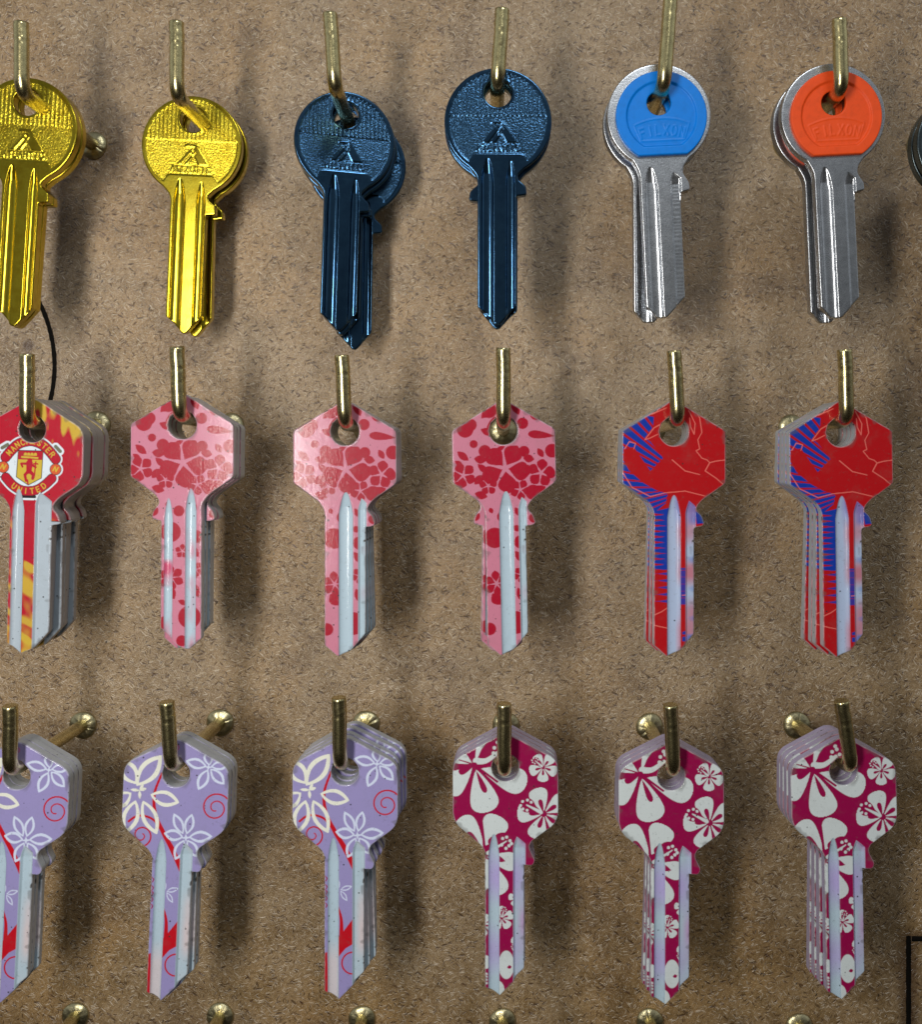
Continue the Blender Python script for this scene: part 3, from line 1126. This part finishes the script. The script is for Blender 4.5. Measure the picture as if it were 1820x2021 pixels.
# red and blue burst
RED_G = [(-1.5, 1.5, -14.4, 'round', .75), (2.6, 4.65, -15.2, 'open', .55)]
def red_paint(P):
    k = .0413
    q = lambda x, y: ((x - 460) * k, -(y - 545) * k)
    red = lin(178, 20, 26); blue = lin(20, 56, 160); crack = lin(232, 120, 108)
    a = Art(P, red)
    # blue fields in the bow cut by rays from the middle
    cx, cy = q(600, 850)
    dx, dy = P[:, 0] - cx, P[:, 1] - cy
    an = np.arctan2(dy, dx); rr = np.hypot(dx, dy)
    saw = np.abs(((an / (2 * math.pi) * 62) % 1.0) - .5) * 2
    tw = np.clip((rr - 4) / 14, 0, 1)
    up = poly_sd(P, [q(140, 560), q(290, 455), q(350, 465), q(345, 520), q(300, 580), q(330, 600), q(400, 690), q(330, 760), q(240, 630), q(180, 640), q(150, 700), q(120, 760)])
    lo = poly_sd(P, [q(120, 560), q(185, 620), q(180, 700), q(215, 760), q(290, 825), q(360, 865), q(425, 885), q(415, 935), q(345, 995), q(280, 970), q(120, 870)])
    blue_sd = np.minimum(up, lo)
    a.fill(np.maximum(blue_sd, (saw - (.42 + .30 * tw)) * .9), blue)
    a.fill(np.maximum(lo, (saw - .75) * .9), blue)
    # blade: blue strip with red spikes, turning to red with blue spikes
    left = poly_sd(P, [q(330, 985), q(440, 960), q(470, 1010), q(450, 1300), q(330, 1300)])
    s2 = np.abs(((P[:, 1] / 1.25) % 1.0) - .5) * 2
    reach = np.clip((P[:, 0] + 4.8) / 4.2, 0, 1)
    a.fill(np.maximum(left, (reach * .75 + .08 - s2) * .6 * -1 - .25), blue)
    mid2 = poly_sd(P, [q(330, 1290), q(600, 1290), q(600, 1490), q(330, 1490)])
    s3 = np.abs(((P[:, 1] / 1.55 + .2) % 1.0) - .5) * 2
    a.fill(np.maximum(mid2, (s3 - .95 * np.clip((P[:, 0] + 3.8) / 4.8, 0, 1) ** 1.0) * .6), blue, .9)
    a.fill(np.maximum(poly_sd(P, [q(505, 1640), q(620, 1600), q(620, 1705), q(505, 1700)]), (.35 - s3) * .6), blue)
    a.fill(poly_sd(P, [q(575, 980), q(620, 1000), q(640, 1045), q(585, 1050)]), blue)
    # cracks
    def ck(pts, w=.20): a.line([q(*p) for p in pts], crack, w, w * .8)
    ck([(560, 400), (600, 470), (612, 550), (590, 590), (600, 640), (580, 650), (612, 690), (640, 700), (655, 715)])
    ck([(655, 715), (690, 706), (742, 700)]); ck([(655, 715), (630, 760), (690, 800), (742, 845)])
    ck([(370, 430), (340, 450), (420, 415)]); ck([(395, 500), (350, 525), (300, 590), (330, 580), (370, 560)])
    ck([(540, 430), (575, 500), (570, 560), (550, 520), (545, 470)]); ck([(190, 640), (215, 600), (250, 610), (240, 640)])
    ck([(345, 1600), (380, 1610), (430, 1620)]); ck([(345, 1550), (390, 1530), (428, 1505)]); ck([(505, 1440), (540, 1435)])
    ck([(180, 770), (230, 850), (330, 900), (410, 880), (520, 870), (640, 900)]); ck([(450, 700), (520, 760), (600, 780)])
    def tint(g, P):
        x = P[:, 0]; y = P[:, 1]
        g = g + (lin(170, 180, 226) - g) * .45
        t = np.clip((x - .3) / 1.4, 0, 1) * np.clip((vnoise(P, .22, 2) - .2) * 1.6, 0, 1)
        g = g + (lin(196, 70, 74) - g) * (t * .7)[:, None]
        b = np.clip((vnoise(P * [.4, 1], .45, 12) - .55) * 3, 0, 1) * np.clip((x - 2.4) / 1.0, 0, 1)
        g = g + (lin(60, 120, 200) - g) * (b * .8)[:, None]
        c = np.clip((y + 22) / 6, 0, 1)
        return g + (lin(110, 84, 176) - g) * (c * .7 * np.clip((x + .2) / 1.2, 0, 1))[:, None]
    put_groove(a, RED_G, tint)
    return a.C


# red football crest
CREST_G = [(-3.9, -1.3, -13.6, 'round', .75), (1.2, 4.65, -13.8, 'open', .65)]
def crest_paint(P):
    k = .0149
    q = lambda x, y: ((x - 490) * k, -(y - 605) * k)
    red = lin(176, 22, 44); yel = lin(200, 172, 60); dk = lin(40, 30, 36); wh = lin(214, 224, 232)
    a = Art(P, red)
    # flames: upper right and down the blade
    fl = vnoise(P * [1.0, .42], .85, 21)
    ang = P @ np.array([.35, 1.0])
    m = np.clip((ang - 3.2 + (fl - .5) * 10.5 + .12 * (P[:, 0] - 1)) / 2.6, 0, 1) * np.clip((P[:, 0] + .6) / 1.0, 0, 1)
    a.C += (yel - a.C) * (m * .9)[:, None]
    m = np.clip((vnoise(P * [.7, 1.0] + [0, .55] * P[:, :1], .55, 33) - .48) * 4.5, 0, 1) * np.clip((-19.5 - P[:, 1]) / 4, 0, 1)
    a.C += (yel - a.C) * (m * .85)[:, None]
    m = np.clip((-42 - P[:, 1]) / 5, 0, 1) * .6
    a.C += (yel - a.C) * (m * np.clip(vnoise(P, .7, 5) * 1.6, 0, 1))[:, None]
    top = cr([q(100, 1040), q(180, 940), q(300, 830), q(480, 785), q(640, 830), q(760, 930), q(860, 1050)], 5)
    bot = cr([q(112, 1345), q(215, 1455), q(330, 1525), q(455, 1545), q(585, 1522), q(705, 1445), q(808, 1345)], 5)
    body = cr([q(70, 1180), q(160, 960), q(330, 850), q(480, 830), q(640, 850), q(800, 960), q(870, 1190), q(760, 1390), q(600, 1500), q(455, 1530), q(310, 1500), q(160, 1390), q(70, 1180)], 4)
    t_sd = stroke_sd(P, top, 2.1); b_sd = stroke_sd(P, bot, 1.95)
    r1 = circ_sd(P, q(68, 1190), 1.2); r2 = circ_sd(P, q(862, 1205), 1.2)
    y_sd = poly_sd(P, body)
    buck = np.minimum(stroke_sd(P, [q(45, 900), q(125, 850)], .8), stroke_sd(P, [q(855, 860), q(925, 930)], .8))
    tail = stroke_sd(P, [q(350, 1630), q(560, 1630)], .6)
    union = np.minimum.reduce([t_sd, b_sd, r1, r2, y_sd, buck, tail])
    a.fill(union - .48, wh)
    for s, col in ((y_sd, wh), (buck, lin(110, 110, 90)), (tail, dk)):
        a.fill(s, col)
    for s in (t_sd, b_sd, r1, r2):
        a.fill(s - .14, dk)
    a.fill(t_sd, red); a.fill(b_sd, red)
    for s, c in ((r1, q(68, 1190)), (r2, q(862, 1205))):
        a.fill(s, lin(205, 90, 50))
        a.line([(c[0] - .6, c[1] - .3), (c[0] - .1, c[1] + .6), (c[0] + .1, c[1] - .5), (c[0] + .6, c[1] + .4)], yel, .28)
    sh = [q(296, 935), q(662, 935), q(646, 1340), q(455, 1448), q(276, 1332)]
    s_sd = poly_sd(P, sh)
    a.fill(s_sd - .16, dk)
    a.fill(s_sd, yel)
    a.fill(np.maximum(s_sd, -(P[:, 1] - q(0, 1068)[1])), red)
    a.line([q(350, 1030), q(585, 1040)], yel, .42)
    for x in (400, 450, 500, 550):
        a.dot(q(x, 985), .34, yel)
    a.line([q(380, 1000), q(570, 1000)], yel, .18)
    # little red figure with a fork
    for pts, w0, w1 in (([(470, 1080), (465, 1120)], 1.1, 1.0), ([(465, 1120), (460, 1245)], 1.5, 1.2), ([(455, 1240), (400, 1300), (420, 1390)], .75, .55),
                        ([(470, 1240), (530, 1300), (520, 1350)], .85, .7), ([(440, 1130), (340, 1130), (360, 1180)], .55, .4),
                        ([(490, 1140), (560, 1180)], .6, .5), ([(560, 1100), (545, 1300)], .3, .3), ([(530, 1130), (590, 1130)], .3, .3),
                        ([(440, 1380), (450, 1440)], .4, .3)):
        a.line([q(*p) for p in pts], red, w0, w1)
    # lettering
    L = [np.array(p) for p in top]
    def along(curve, n, t0, t1, hgt, wid, below=False):
        C = np.array(curve)
        seg = np.linalg.norm(np.diff(C, axis=0), axis=1)
        cum = np.concatenate([[0], np.cumsum(seg)]) / seg.sum()
        def place(i):
            t = t0 + (t1 - t0) * (i / (n - 1))
            p = np.array([np.interp(t, cum, C[:, 0]), np.interp(t, cum, C[:, 1])])
            e = np.array([np.interp(t + .01, cum, C[:, 0]), np.interp(t + .01, cum, C[:, 1])]) - np.array([np.interp(t - .01, cum, C[:, 0]), np.interp(t - .01, cum, C[:, 1])])
            e /= np.linalg.norm(e)
            f = np.array([-e[1], e[0]])
            return p - e * wid / 2 - f * hgt / 2, e * wid, f * hgt
        return place
    a.fill(text_sd(P, "MANCHESTER", along(top, 10, .09, .91, 1.15, .72), .22), yel)
    a.fill(text_sd(P, "UNITED", along(bot, 6, .22, .80, 1.15, .72), .22), yel)
    put_groove(a, CREST_G, None, lin(172, 184, 194))
    return a.C


# ---- stamped metal bows
STAMP = {}
def stamped_height(P, sd):
    h = np.zeros(len(P))
    cx, cy, r = 0, -6.4, 12.1
    rc = np.hypot(P[:, 0] - cx, P[:, 1] - cy)
    plateau = poly_sd(P, [(-7.4, -16.8), (-5.6, -13.9), (-4.9, -13.6), (5.2, -13.6), (5.9, -13.9), (7.6, -16.6), (6, -60), (-6, -60)])
    hole = np.hypot(P[:, 0], P[:, 1])
    field = np.maximum.reduce([rc - 11.0, -(plateau), 3.75 - hole])       # <0 inside the sunk field
    sunk = np.clip(0.5 - field / 0.22, 0, 1)
    h -= 0.16 * sunk
    # ribs above the line
    line_y = -5.15
    st = np.abs(((P[:, 0] / 0.98) % 1.0) - .5) * 2
    rib = np.clip((st - .62) / .3, 0, 1) * np.clip((P[:, 1] - line_y) / .15, 0, 1)
    h += 0.11 * rib * sunk
    h += 0.06 * sunk * np.clip((P[:, 1] - line_y) / .12 + .5, 0, 1)
    # emblem: a hooked A with a ring and a wide right leg
    e = np.minimum.reduce([
        poly_sd(P, [(-3.4, -11.1), (-2.2, -11.1), (.2, -8.05), (-.55, -7.7)]),
        poly_sd(P, [(-1.6, -11.1), (-.7, -11.1), (.45, -9.5), (-.1, -9.1)]),
        poly_sd(P, [(.8, -6.6), (1.6, -6.9), (4.4, -11.1), (1.9, -11.1), (.75, -9.0), (1.2, -8.3)]),
        stroke_sd(P, [(-1.3, -6.5), (.9, -6.55), (1.3, -7.0)], .5),
        np.abs(circ_sd(P, (.35, -8.0), .55)) - .16])
    h += 0.18 * np.clip(0.5 - e / 0.2, 0, 1) * sunk
    t = text_sd(P, "ATLANTIC", lambda i: ((-4.75 + i * 1.23, -12.95), (.85, 0), (0, 1.3)), .28)
    h += 0.18 * np.clip(0.5 - t / 0.2, 0, 1) * sunk
    STAMP['field'] = sunk * (1 - np.clip(0.5 - np.minimum(e, t) / .2, 0, 1))
    return h


ROUND_G = [(-3.75, -1.05, -14.6, 'round', .75), (1.85, 3.75, -15.2, 'round', .6)]
def stamped_fn(P, sd):
    g, _ = groove_profile(P, ROUND_G)
    return stamped_height(P, sd) - g
def stamp_mask(P):
    stamped_height(P, None)
    return np.repeat(STAMP['field'][:, None], 3, 1)


SILVER_G = [(-4.05, -1.1, -14.3, 'round', .75), (1.75, 4.1, -15.2, 'open', .62)]


def cap_objects(parent, mat):
    c, r, yb = (.4, -3.1), 10.35, -11.85
    aL = math.atan2(yb - c[1], -math.sqrt(r * r - (yb - c[1]) ** 2)) + 2 * math.pi
    aR = math.atan2(yb - c[1], math.sqrt(r * r - (yb - c[1]) ** 2))
    loop = arc_pts(c, r, aL, aR, 110)
    hole = arc_pts((0, 0), 2.72, 0, 2 * math.pi * 71 / 72, 72)
    def hf(P, sd):
        yi = -9.8
        inner = np.maximum(circ_sd(P, c, 7.9), yi - P[:, 1])
        h = -0.40 * np.clip(0.5 - inner / 0.35, 0, 1)
        def place(i):
            an = R(90 + 15.5 - i * 6.2)
            o = np.array([.45, -23.0])
            e = np.array([math.sin(an), -math.cos(an)]); f = np.array([math.cos(an), math.sin(an)])
            p = o + f * 15.75
            return p - e * .55, e * 1.1, f * 2.2
        t = text_sd(P, "FILXON", place, .34)
        fr = stroke_sd(P, cr([(-5.9, -4.9), (-3, -3.9), (.45, -3.5), (3.9, -3.9), (6.7, -4.9)], 4) + [(5.4, -8.5), (-4.5, -8.5), (-5.9, -4.9)], .24)
        h += 0.12 * np.clip(0.5 - np.minimum(t, fr) / 0.22, 0, 1)
        return h
    parts = build_plate([loop, hole], 1.1, hf, -100, step=.18, bevel=.3)
    o = plate_objects(parts, [mat], ["plastic_cap"], parent, -100)[0]
    o.location = (0, -(1.1 + .40) * MM, 0)
    return o


WALL_W = lin(186, 191, 196)
TH = 2.2

def make_key(kind):
    root = empty("key")
    if kind in ('gold', 'navy', 'dark'):
        mat = {'gold': M_GOLD, 'navy': M_NAVY, 'dark': M_DARKKEY}[kind]
        parts = build_plate([round_outline(), hole_pts(3.1)], TH, stamped_fn, -15.2)
        plate_objects(parts, [mat, mat], ["bow", "blade"], root, -15.2, stamp_mask, np.zeros(3))
    elif kind in ('navy_flip',):
        out = [(-x, y) for x, y in round_outline()]
        g = [(-x1, -x0, y, k, d) for x0, x1, y, k, d in ROUND_G]
        parts = build_plate([out, hole_pts(3.1)], TH, lambda P, sd: -groove_profile(P, g)[0], -15.2, step=.24)
        plate_objects(parts, [M_NAVY, M_NAVY], ["bow", "blade"], root, -15.2, lambda P: np.zeros((len(P), 3)), np.zeros(3))
    elif kind in ('silver_blue', 'silver_orange'):
        def hf(P, sd):
            g, m = groove_profile(P, SILVER_G)
            mill = np.where(P[:, 0] > 2.0, .007 * np.sin(P[:, 1] * 7.0 + 2 * np.sin(P[:, 1] * .9)) * m, 0) if kind == 'silver_blue' else 0
            return -g + mill
        parts = build_plate([silver_outline(), hole_pts(2.95)], TH, hf, -14.0)
        ob = plate_objects(parts, [M_SILVER, M_SILVER], ["bow", "blade"], root, -14.0)
        cap_objects(ob[0], M_BLUE if kind == 'silver_blue' else M_ORANGE)
    else:
        out, gr, paint, hr, sy, wall = {
            'lilac': (soft_hex_outline(), LILAC_G, lilac_paint, 3.05, -16.8, WALL_W),
            'magenta': (soft_hex_outline(), MAG_G, magenta_paint, 3.05, -16.8, lin(176, 166, 194)),
            'pink': (hex_outline(.7), PINK_G, pink_paint_fn(PINK_G), 3.2, -15.6, WALL_W),
            'pink_flip': (hex_outline(.7, True), PINK_FG, pink_paint_fn(PINK_FG, True), 3.2, -15.6, WALL_W),
            'red': (hex_outline(.4, False, .8), RED_G, red_paint, 3.2, -15.6, WALL_W),
            'crest': (hex_outline(2.2, False, 1.6), CREST_G, crest_paint, 3.0, -15.6, lin(160, 157, 160)),
        }[kind]
        parts = build_plate([out, hole_pts(hr)], TH, lambda P, sd: -groove_profile(P, gr)[0], sy)
        sd = build_plate.sd
        def worn(P):
            C = paint(P)
            edge = np.clip((.20 + .10 * vnoise(P, .9, 41) - sd) / .14, 0, 1) * .55
            chip = np.clip((vnoise(P, 1.7, 43) - .62 - sd * .55) * 9, 0, 1) * np.clip(vnoise(P, .25, 47) * 2.4 - .9, 0, 1)
            grime = np.clip((vnoise(P, .8, 51) - .45 - sd * .35) * 4, 0, 1) * .45
            C = C + (lin(196, 196, 200) - C) * edge[:, None]
            C = C + (lin(92, 90, 88) - C) * np.maximum(chip, grime)[:, None]
            return C
        plate_objects(parts, [M_PRINT, M_PRINT], ["bow", "blade"], root, sy, worn, wall)
    return root


PROTO = {}

def copy_tree(o, parent=None):
    c = o.copy()
    COL.objects.link(c)
    c.parent = parent
    for ch in list(o.children): copy_tree(ch, c)
    return c


def key(kind):
    if kind not in PROTO:
        PROTO[kind] = make_key(kind)
        return PROTO[kind]
    return copy_tree(PROTO[kind])


ORD = ["front", "second", "third", "fourth", "fifth", "rearmost"]
NUM = {1: "one", 2: "two", 3: "three", 4: "four", 5: "five", 6: "six"}

def stack(hk, kinds, hole_uv, h, roll, yaw=0.0, gap=0.22, what="", where="", group="", seed=0, offs=None, short=None):
    """keys hung on hook hk: the front key's face at height h, the others behind it along the rod"""
    B, A = HOOKS[hk]
    d = (A - B) / (A - B)[2]
    rod = lambda z: B[:2] + d[:2] * z
    c0 = W(*hole_uv, h)
    off = c0 - rod(h)
    rnd = random.Random(seed)
    n = len(kinds)
    for i, kd in enumerate(kinds):
        z = h - TH / 2 - i * (TH + gap)
        if i: z -= gap * rnd.uniform(-.45, .45)
        ro, dx, dy = 0.0, 0.0, 0.0
        dz = 0.0
        if i > 0:
            ro, dx, dy = rnd.uniform(-.9, .9), rnd.uniform(-.18, .18), rnd.uniform(-.2, .12)
            if offs and i - 1 < len(offs) and offs[i - 1]:
                ro, dx, dy, dz = offs[i - 1]
        o = key(kd)
        c = rod(z + dz) + off + np.array([dx, dy])
        o.location = (c[0] * MM, -(z + dz) * MM, c[1] * MM)
        o.rotation_euler = (0, R(roll + ro), R(yaw * (0.6 if i else 1)))
        if n == 1:
            lab = f"{what} {where}"
        elif i == 0:
            lab = f"front {what} {where}"
        elif i == n - 1:
            lab = f"rearmost {what} {where}"
        else:
            lab = f"{ORD[i]} from front, {what} {where}"
        tag(o, lab, "key", group)


# ------------------------------------------------------------------ hooks on the board
GH = "brass hooks on the board"
hook('11', (185, 288), (43, 184), (42, 46), "brass hook at top left holding gold keys cut by the left edge")
hook('12', (444, 289), (349, 190), (349, 45), "straight brass hook holding the fully visible gold keys")
hook('13', (707, 290), (661, 173), (652, 28), "bent back brass hook holding the navy keys that fan apart")
hook('14', (980, 289), (982, 166), (992, 20), "brass hook holding the navy keys with lugs on both sides")
hook('15', (1256, 289), (1310.5, 170), (1326, -30), "tall wavy brass hook holding the silver keys with blue cap")
hook('16', (1552, 287), (1661, 180), (1657, 40), "brass hook holding the silver keys with orange cap")
hook('17', (1815, 288), (1982, 186), (1984, 44), "brass hook beyond the right edge holding dark grey keys")
hook('21', (192, 838), (53, 834), (54, 700), "brass hook holding the red football crest keys")
hook('22', (456, 842), (354, 822), (349.5, 686), "brass hook holding the leftmost pink keys, lugs on both sides")
hook('23', (724, 845), (681, 836), (675, 702), "brass hook holding the middle stack of pink keys")
hook('24', (993, 850), (994, 836), (993.8, 688), "brass hook with its flange showing through the pink key's hole")
hook('25', (1288, 845), (1338.5, 832), (1331, 693), "brass hook holding the left stack of red and blue keys")
hook('26', (1562, 845), (1671.5, 830), (1667.8, 691), "brass hook holding the right stack of red and blue keys")
hook('31', (165, 1430), (19.5, 1523), (20.5, 1393), "brass hook at left edge with long brown shank over lilac keys")
hook('32', (435, 1425), (338, 1515), (329.5, 1385), "brass hook holding the second stack of lilac keys from left")
hook('33', (723, 1428), (671, 1512), (669.5, 1377), "brass hook holding the splayed stack of lilac keys")
hook('34', (998, 1430), (995.6, 1525), (995.6, 1389), "brass hook hiding its flange above the leftmost crimson keys")
hook('35', (1282, 1433), (1330, 1525), (1324, 1391), "brass hook holding the middle stack of crimson flower keys")
hook('36', (1572, 1430), (1681, 1516), (1661, 1383), "leaning brass hook holding the rightmost crimson flower keys")
for i, u in enumerate((150, 435, 715, 992, 1282, 1577)):
    v = (2003, 2003, 2009, 2014, 2014, 2024)[i]
    hook('4%d' % i, (u, v), (CX + (u - CX) * 1.184, CY + (v - CY) * 1.184 - 18), (CX + (u - CX) * 1.184, CY + (v - CY) * 1.184 - 150),
         ["bottom edge brass hook nearest the left corner, flange and shank showing", "bottom edge brass hook below the second lilac stack",
          "bottom edge brass hook below the third lilac stack", "bottom edge brass hook below the leftmost crimson stack",
          "bottom edge brass hook below the middle crimson stack", "brass hook barely showing below the rightmost crimson stack"][i])

# ------------------------------------------------------------------ keys on the hooks
stack('11', ['gold'] * 2, (53, 202), 29, 3.6, 0, .9, "gold key", "cut by the left edge in the top row", "gold round keys", 1)
stack('12', ['gold'] * 2, (380, 236), 18.5, 2.4, 2, 1.5, "gold key", "of the uncropped gold pair", "gold round keys", 2, [(-1.2, .2, -.3, 0)])
stack('13', ['navy'] * 3, (680.6, 226.8), 20.5, 1.8, 14, .5, "navy key", "in the fanned set of three navy keys", "navy round keys", 3,
      [(-.3, .15, -.6, 0), (-1.0, 2.0, -3.6, -1.6)])
stack('14', ['navy', 'navy_flip'], (983, 183.6), 36, 0.0, 0, .5, "navy key", "of the pair with lugs on both sides", "navy round keys", 4, [(0.2, 0, -.5, 0)])
stack('15', ['silver_blue'] * 2, (1300, 205), 33.5, -2.8, 0, 1.6, "silver key with blue cap", "in the pair of blue capped keys", "silver keys with plastic caps", 5, [(2.4, -.3, -.5, 0)])
stack('16', ['silver_orange'] * 2, (1644, 205), 34, -2.9, 0, 1.6, "silver key with orange cap", "in the pair of orange capped keys", "silver keys with plastic caps", 6, [(.4, -.6, -.6, 0)])
stack('17', ['dark'] * 2, (1914, 228), 30, 0, 0, 1.2, "dark grey key", "cut off by the right edge", "dark grey round keys", 7)
stack('21', ['crest'] * 6, (63.3, 846.9), 35.5, 1.5, 0, .30, "red football crest key", "in the stack of six crest keys", "red football crest keys", 8)
stack('22', ['pink_flip', 'pink', 'pink', 'pink'], (359.4, 838.3), 35.3, .4, 0, .35, "pink blossom key", "in the leftmost pink stack", "pink blossom keys", 9,
      [(.2, 0, -.2, 0)])
stack('23', ['pink'] * 4, (680.6, 851.4), 35.3, 0, 0, .45, "pink blossom key", "in the middle pink stack", "pink blossom keys", 10,
      [(-.6, .05, 0, 0), (-1.1, .1, 0, 0), (-1.4, .1, 0, 0)])
stack('24', ['pink', 'pink_flip', 'pink'], (993.8, 849.6), 35.3, -1.2, 0, .3, "pink blossom key", "in the rightmost pink stack", "pink blossom keys", 11,
      [(1.5, 0, 0, 0), (2.0, 0, 0, 0)])
stack('25', ['red'] * 3, (1330.4, 851.4), 35.5, 0, 0, .75, "red and blue burst key", "in the left red stack of three", "red and blue burst keys", 12,
      [(.5, 0, 0, 0), (1.4, 0, 0, 0)])
stack('26', ['red'] * 4, (1660, 853), 35.5, -.8, 0, .35, "red and blue burst key", "in the right red stack of four", "red and blue burst keys", 13,
      [(1.2, 0, 0, 0), (1.3, 0, 0, 0), (2.2, -.1, 0, 0)])
stack('31', ['lilac'] * 3, (32.5, 1531), 35.5, 2.8, 0, .06, "lilac flower key", "in the stack cut by the left edge", "lilac flower keys", 14)
stack('32', ['lilac'] * 3, (347.4, 1526), 35.5, 2.5, 0, .08, "lilac flower key", "in the second lilac stack", "lilac flower keys", 15)
stack('33', ['lilac'] * 4, (680.6, 1522), 35.5, .1, 0, .35, "lilac flower key", "in the splayed stack of four lilac keys", "lilac flower keys", 16,
      [(-1.2, 0, .4, 0), (-2.0, .4, 1.0, 0), (-1.0, 1.0, 1.4, 0)])
stack('34', ['magenta'] * 3, (997.4, 1514.8), 35.5, 0, 0, .45, "crimson hibiscus key", "in the leftmost crimson stack", "crimson hibiscus keys", 17,
      [(-.3, 0, .1, 0), (.3, .1, .2, 0)])
stack('35', ['magenta'] * 3, (1325, 1532.7), 35.5, .1, 0, .25, "crimson hibiscus key", "in the middle crimson stack", "crimson hibiscus keys", 18,
      [(.8, 0, .1, 0), (1.4, 0, .1, 0)])
stack('36', ['magenta'] * 4, (1665, 1522), 35.5, -1.0, 0, .42, "crimson hibiscus key", "in the rightmost crimson stack of four", "crimson hibiscus keys", 19,
      [(.7, -.1, .2, 0), (1.0, -.2, .3, 0), (1.4, -.2, .3, 0)])
